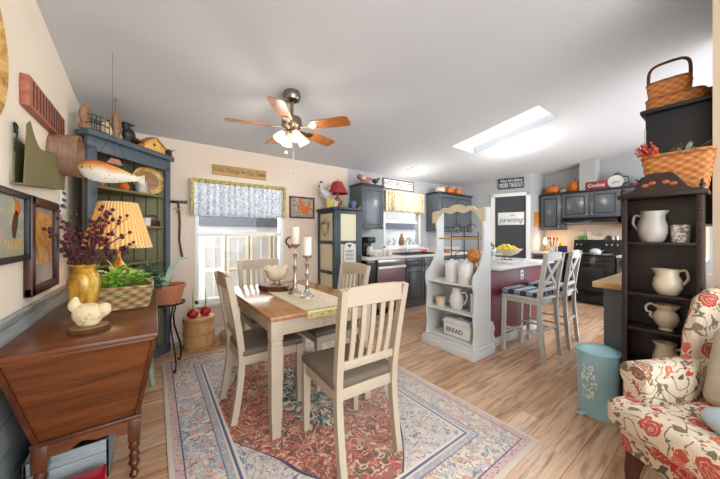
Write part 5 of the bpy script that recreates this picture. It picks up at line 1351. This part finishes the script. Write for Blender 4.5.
# ------------------------------------------------------------------ peninsula, wall cabinet and baskets at right
t = thing('peninsula', 'charcoal peninsula cabinet with butcher block top behind the dark shelf', 'cabinet', (2.76, .36, 0))
b = B(); b.box(-.10, 1.2, -.29, .24, 0, .87, .004); part('body', b, M['cab'], t)
b = B(); b.box(-.13, 1.22, -.295, .30, .872, .915, .006); part('countertop', b, M['butcher'], t)
t = thing('hanging_cabinet', 'black upper cabinet at the right behind the dark display shelf', 'cabinet', (2.78, .235, 0))
b = B(); b.box(0, .9, -.17, .165, 1.33, 2.10, .004); part('body', b, M['black'], t)
b = B(); b.box(-.025, .9, -.17, .19, 2.10, 2.13, .008); part('cornice', b, M['black'], t)
b = B(); b.box(0.0, .012, .16, .172, 1.6, 2.0); part('hinge_strip', b, M['knob'], t)
def basket(name, label, loc, rz, L_, W2, h, m, handle=0, flare=1.15):
    t = thing(name, label, 'basket', loc, rz); b = B()
    n = 9
    for k in range(n):
        f = k/(n-1); s_ = 1/flare+(1-1/flare)*f; r_ = h/(n-1)*.62
        x, y, z = L_/2*s_, W2/2*s_, r_+(h-r_)*f
        pts = []
        for i in range(32):
            a = 2*PI*i/32; c_, q = math.cos(a), math.sin(a)
            pts.append((x*math.copysign(abs(c_)**.45, c_)+.004*((i+k) % 2), y*math.copysign(abs(q)**.45, q)+.004*((i+k) % 2), z))
        b.sweep(pts, [(-.006, -r_), (.004, -r_), (.004, r_), (-.006, r_)], closed=True)
    b.box(-L_/2/flare*.95, L_/2/flare*.95, -W2/2/flare*.95, W2/2/flare*.95, 0, .008)
    part('weave', b, m, t)
    b = B(); b.tube([(L_/2*math.copysign(abs(math.cos(2*PI*i/32))**.45, math.cos(2*PI*i/32)), W2/2*math.copysign(abs(math.sin(2*PI*i/32))**.45, math.sin(2*PI*i/32)), h) for i in range(32)], .009, 6, closed=True); part('rim', b, M['basketdark'], t)
    if handle:
        b = B(); b.bar(smooth([(-L_/2*.98, 0, h-.03), (-L_/2*.98, 0, h+handle*.6), (-L_/2*.8, 0, h+handle*.9), (-L_/5, 0, h+handle), (L_/5, 0, h+handle), (L_/2*.8, 0, h+handle*.9), (L_/2*.98, 0, h+handle*.6), (L_/2*.98, 0, h-.03)]), .018, .005, up=(0, 1, 0)); part('handle', b, M['bark'], t)
    return t
basket('splint_basket', 'tall handled splint basket on the left top of the black cabinet', (2.885, .30, 2.205), R(-90), .20, .17, .11, M['basket'], .15, 1.08)
basket('splint_basket', 'wide low orange splint basket under the handled basket', (2.90, .27, 2.13), R(-90), .27, .21, .075, M['basket'], 0, 1.0)
basket('splint_basket', 'lidded dark splint basket at the right on the black cabinet', (3.02, .12, 2.13), R(-60), .22, .16, .09, M['basketdark'], 0, 1.1)

# ------------------------------------------------------------------ dark display shelf
SX, SY0, SY1 = 2.455, .125, .462
t = thing('display_shelf', 'narrow dark brown display shelf with arched crest holding pitchers', 'shelf', (SX, (SY0+SY1)/2, 0))
hw = (SY1-SY0)/2
for s_ in (-1, 1):
    b = B(); b.box(0, .17, s_*hw, s_*(hw-.014), 0, 1.49, .002); b.box(-.004, .012, s_*hw, s_*(hw-.026), 0, 1.49, .002); sp = part('side_panel', b, M['darkshelf'], t)
b = B()
for z in [i*.022+.9 for i in range(26)]: b.ell((-.006, -hw+.013, z), .007, seg=6)
part('beading', b, M['walnut'], t)
for z in (.08, .44, .675, .895, 1.215):
    b = B(); b.box(.004, .165, -hw+.014, hw-.014, z-.016, z, .002); part('shelf', b, M['darkshelf'], t)
b = B(); b.box(.163, .17, -hw+.01, hw-.01, .06, 1.49); part('back', b, M['darkshelf'], t)
b = B(); b.box(-.02, .17, -hw-.02, hw+.02, 1.49, 1.515, .005); part('top', b, M['darkshelf'], t)
b = B(); n = 30; poly = []
for i in range(n+1):
    y = -hw+2*hw*i/n; q = abs(y)/hw
    poly.append((y, 1.515+.012+.105*(1 if q < .25 else (.5+.5*math.cos(min(1, (q-.25)/.55)*PI)))))
import itertools
crest = B()
holes = []
crest.prism([(-hw, 1.515)]+poly+[(hw, 1.515)], 'yz', -.014, .0)
cr = part('crest', crest, M['darkshelf'], t)
b = B()
for s_ in (-1, 1):
    for k in range(2): b.ell((-.0145, s_*(.028+.03*k), 1.575-.012*k), .002, .016, .011, seg=10)
part('cutouts', b, M['rust'], cr)
for s_ in (-1, 1):
    b = B(); b.lathe([(0, 0), (.012, 0), (.008, .012), (.014, .028), (.006, .04), (.008, .05), (0, .062)], (-.002, s_*(hw-.004), 1.515), 12); part('finial', b, M['darkshelf'], t)
PX = SX+.09
t = thing('stoneware_pitcher', 'large pale grey stoneware pitcher on topmost level of dark shelf', 'pitcher', (PX, .335, 1.215), R(-90))
pitcher_parts(t, [(0, 0), (.048, 0), (.058, .015), (.070, .06), (.070, .10), (.058, .14), (.050, .165), (.054, .195), (.050, .195), (.044, .165), (0, .15)], M['greyjug'], (.068, .06, .16), hbulge=.04, hr=.007)
t = thing('decorated_tumbler', 'white tumbler with dark floral print beside the large pitcher', 'tumbler', (PX-.01, .215, 1.215))
b = B(); b.lathe([(0, 0), (.036, 0), (.041, .05), (.041, .105), (.037, .105), (.036, .01), (0, .01)], seg=22); part('cup', b, toile('dark floral transfer', '#cfc8bf', '#4a3f3b', '#8a6f6a', 34), t)
t = thing('cream_pitcher', 'cream pitcher on second level of the dark shelf', 'pitcher', (PX, .27, .895), R(90))
pitcher_parts(t, [(0, 0), (.042, 0), (.055, .015), (.067, .05), (.062, .09), (.048, .12), (.052, .155), (.048, .155), (.042, .12), (0, .11)], M['ceramic'], (.062, .05, .14), hbulge=.04, hr=.007)
t = thing('ornate_pitcher', 'fluted cream pitcher with scroll handle on third shelf level', 'pitcher', (PX, .275, .675), R(-90))
pr_ = [(0, 0), (.032, 0), (.028, .015), (.045, .035), (.058, .07), (.05, .1), (.036, .12), (.052, .155), (.048, .155), (.03, .12), (0, .1)]
b = B(); b.lathe(pr_, seg=40, fn=lambda a, z: 1+.05*abs(math.sin(a*4))+(.25*max(0, math.cos(a))**5 if z > .13 else 0)); part('body', b, M['ceramic'], t)
b = B(); b.tube(smooth([(-.035, 0, .13), (-.065, 0, .15), (-.088, 0, .13), (-.085, 0, .1), (-.065, 0, .095), (-.07, 0, .075), (-.05, 0, .06)]), .0065, 8, up=(0, 1, 0)); part('handle', b, M['ceramic'], t)
t = thing('low_pitcher', 'cream pitcher with tan rim on lowest visible shelf level', 'pitcher', (PX, .275, .44), R(90))
pitcher_parts(t, [(0, 0), (.045, 0), (.06, .03), (.062, .06), (.05, .1), (.04, .125), (.046, .155), (.042, .155), (.034, .125), (0, .11)], M['ceramic'], (.06, .04, .12), hbulge=.045, hr=.007)
# flower basket on top of the shelf
t = basket('flower_basket', 'orange splint basket of dried flowers on top of the dark shelf', (SX+.10, .235, 1.515), R(-90), .29, .12, .225, M['basket'], 0, 1.25)
t = thing('dried_flowers', 'bunch of red and orange dried flowers at left in the splint basket', 'flowers', (SX+.095, .325, 1.72))
b = B(); b2 = B(); rr = random.Random(8)
for i in range(34):
    d_ = Vector((rr.uniform(-.05, .02), rr.uniform(-.015, .075), rr.uniform(.05, .11))); b.tube([(0, 0, 0), d_*.6, d_], .0015, 4); 
    for k in range(4): b2.ell(d_*(.6+.15*k)+Vector((rr.uniform(-.006, .006),)*3), .006, .006, .009, seg=6)
part('stems', b, M['stem'], t); part('blossoms', b2, plain('coral dried blossoms', '#b8452f', .8, var=.35, scale=40), t)
t = thing('eucalyptus_sprigs', 'grey green leafy sprigs at right in the splint basket', 'foliage', (SX+.095, .20, 1.72))
foliage('leaves', M['palegreen'], t, 60, .05, .04, .05, .018, (0, 0, .02), 31)
b = B(); b.tube([(0, .06, 0), (0, .035, .08), (0, .02, .09), (0, -.02, .03), (0, -.1, .08)], .003, 5, up=(1, 0, 0)); b.tube([(0, 0, 0), (0, -.06, .05), (-.01, -.1, .06)], .0025, 5, up=(1, 0, 0)); part('twigs', b, M['bark'], t)

# ------------------------------------------------------------------ trash can
t = thing('pedal_bin', 'aqua blue enamel pedal bin with white floral decoration', 'bin', (2.515, .595, 0), R(-22)); t.scale = (.88, .88, .97)
b = B(); b.lathe([(0, .01), (.125, .01), (.13, .02), (.136, .25), (.14, .455), (0, .455)], seg=36); part('body', b, M['aqua'], t)
b = B(); b.lathe([(0, 0), (.132, 0), (.132, .014), (0, .014)], seg=36); part('base_ring', b, M['stone'], t)
b = B(); b.lathe([(0, .50), (.05, .497), (.10, .487), (.135, .475), (.146, .466), (.146, .455), (0, .455)], seg=36); part('lid', b, M['aqua'], t)
b = B(); b.box(-.20, -.125, -.022, .022, .03, .04, .004); part('pedal', b, M['aqua'], t)
b = B(); rr = random.Random(2)
for i in range(70):
    z = rr.uniform(.15, .38); a = PI+.15+rr.uniform(-.4, .4)*(1-abs(z-.26)/.25); rad = .1375+.004*z/.4
    c_ = (rad*math.cos(a), rad*math.sin(a), z); b.ell(c_, .0025, .008*rr.uniform(.5, 1), .009*rr.uniform(.6, 1.2), (rr.uniform(0, 3), 0, a), seg=6)
part('floral_decal', b, M['chalk'], t)

# ------------------------------------------------------------------ armchair (front +Y local)
t = thing('armchair', 'floral upholstered armchair at the right front', 'armchair', (2.03, -.06, 0), R(62))
F_ = M['floral']
def soft(name, boxes, lv=2):
    b = B()
    for q in boxes: b.box(*q[:6], q[6], seg=3)
    return part(name, b, F_, t)
b = B(); b.box(-.33, .33, -.30, .30, .17, .31, .02, seg=3); part('base', b, F_, t)
b = B(); b.box(-.235, .235, -.2, .33, .31, .455, .05, seg=5); b.box(-.33, .33, .25, .40, .31, .455, .05, seg=5); part('seat_cushion', b, F_, t)
for s_ in (-1, 1):
    b = B(); b.box(s_*.235, s_*.355, -.3, .255, .17, .56, .02, seg=3); b.tube([(s_*.30, -.29, .565), (s_*.30, .26, .555)], .062, 16, up=(0, 0, 1)); part('arm', b, F_, t)
b = B(); b.prism([(-.36, .20), (-.20, .20), (-.20, .45), (-.28, .97), (-.36, 1.0), (-.42, .97), (-.41, .6)], 'yz', -.29, .29, .02); part('backrest', b, F_, t)
for s_ in (-1, 1):
    b = B(); b.prism([(-.38, .55), (-.08, .58), (-.10, .75), (-.17, .93), (-.26, .98), (-.40, .97)], 'yz', s_*.275, s_*.345, .02); part('wing', b, F_, t)
for sx in (-1, 1):
    b = B(); b.sweep([(sx*.28, .26, .17), (sx*.285, .28, .08), (sx*.28, .285, 0)], [(-.025, -.025), (.025, -.025), (.025, .025), (-.025, .025)], up=(0, 1, 0), scale=[1.1, .8, .6]); part('leg', b, M['walnut'], t)
    b = B(); b.bar([(sx*.28, -.28, .17), (sx*.29, -.33, 0)], .035, .035, up=(0, 1, 0)); part('leg', b, M['walnut'], t)
t = thing('throw_pillow', 'beige nubby throw pillow leaning in the floral armchair', 'pillow', (2.03, -.06, 0), R(62))
b = B(); b.box(-.06, .21, -.055, .055, -.19, .19, .05, M=T(-.0, -.08, .63) @ RX(R(14)), seg=4); o = part('cover', b, M['pillow'], t)
t = thing('plush_throw', 'grey blue plush throw bunched on the armchair seat', 'blanket', (2.03, -.06, .455), R(62))
b = B(); b.ell((-.06, .14, .03), .17, .13, .045); b.ell((-.15, .06, .05), .12, .1, .05); b.ell((.02, .10, .03), .10, .09, .03, (0, 0, .5)); o = remesh(part('cloth', b, M['throw'], t), .012, 3)

# ------------------------------------------------------------------ ceiling fan
FX, FY = 1.04, 2.50; FZ = cz(FY)
t = thing('ceiling_fan', 'brushed nickel ceiling fan with five wooden blades and lit shades', 'fan', (FX, FY, FZ))
b = B(); b.lathe([(0, .01), (.075, .01), (.085, -.03), (.07, -.07), (.03, -.09), (0, -.09)], seg=28); b.lathe([(0, -.08), (.016, -.08), (.016, -.25), (0, -.25)], seg=12); part('canopy', b, M['nickel'], t)
b = B(); b.lathe([(0, -.22), (.035, -.22), (.085, -.235), (.095, -.27), (.092, -.315), (.06, -.335), (.045, -.35), (.055, -.37), (.045, -.395), (0, -.395)], seg=30); part('motor', b, M['nickel'], t)
BL = .57
for k, a in enumerate([R(q) for q in (-53, 19, 91, 163, 235)]):
    b = B(); Mx = RZ(a) @ T(0, 0, -.325) @ RX(R(-12))
    b.prism([(.20, -.045), (.22, -.058), (BL-.03, -.07), (BL, -.05), (BL, .05), (BL-.03, .07), (.22, .058), (.20, .045)], 'xy', -.004, .004, 0, M=Mx); bl = part('blade', b, M['blade'], t)
    b = B(); b.prism([(.09, -.014), (.17, -.014), (.2, -.035), (.26, -.03), (.26, .03), (.2, .035), (.17, .014), (.09, .014)], 'xy', -.010, -.004, 0, M=Mx); part('bracket', b, M['nickel'], bl)
for k in range(4):
    a = R(-126+90*k+36); c_, s_ = math.cos(a), math.sin(a)
    b = B(); b.tube([(.03*c_, .03*s_, -.375), (.07*c_, .07*s_, -.37), (.082*c_, .082*s_, -.385)], .010, 8)
    arm = part('light_arm', b, M['nickel'], t)
    b = B(); Mx = T(.082*c_, .082*s_, -.383) @ RZ(a) @ RY(R(180-32)); b.lathe([(.018, 0), (.026, .012), (.040, .04), (.046, .065), (.052, .09), (.048, .09), (.037, .04), (.016, .004)], seg=20, M=Mx, closed=True); part('glass_shade', b, M['bulb'], arm)
b = B(); b.tube([(.02, 0, -.39), (.02, 0, -.74)], .0012, 4); b.ell((.02, 0, -.745), .008, seg=8); b.tube([(-.06, -.02, -.36), (-.06, -.02, -.56)], .0012, 4); b.ell((-.06, -.02, -.575), .013, .013, .02, seg=8); part('pull_chains', b, M['steel'], t)
for k, (x, y) in enumerate(((.1, 0), (-.1, 0), (0, .1), (0, -.1))): light('fan_bulb', 'POINT', (FX+x*1.6, FY+y*1.6, FZ-.54), 2.6, (1, .9, .78), size=.05)
# ceiling discs
def disc(x, y, r_, lab, pw=17):
    t = thing('ceiling_light', lab, 'ceiling light', (x, y, cz(y)), 0, 'round flush ceiling lights'); t.rotation_euler = (-math.atan(SL), 0, 0)
    b = B(); b.lathe([(0, .0), (r_+.01, .0), (r_+.01, -.015), (0, -.015)], seg=36); part('rim', b, M['white'], t)
    b = B(); b.lathe([(r_, -.015), (r_*.9, -.035), (r_*.6, -.052), (0, -.06)], seg=36); part('diffuser', b, M['disc'], t)
    light('ceiling_lamp', 'POINT', (x, y, cz(y)-.45), pw, (1, .97, .93), size=.12)
disc(3.86, 3.50, .2, 'lit round ceiling light by the sink window', 9)
disc(4.58, 1.98, .2, 'lit round ceiling light next to the skylight')
# daylight through the windows
light('window_daylight', 'AREA', (1.0, 4.5, 1.5), 22, (.95, .98, 1), (R(-90), 0, 0), 1.2, 1.4)
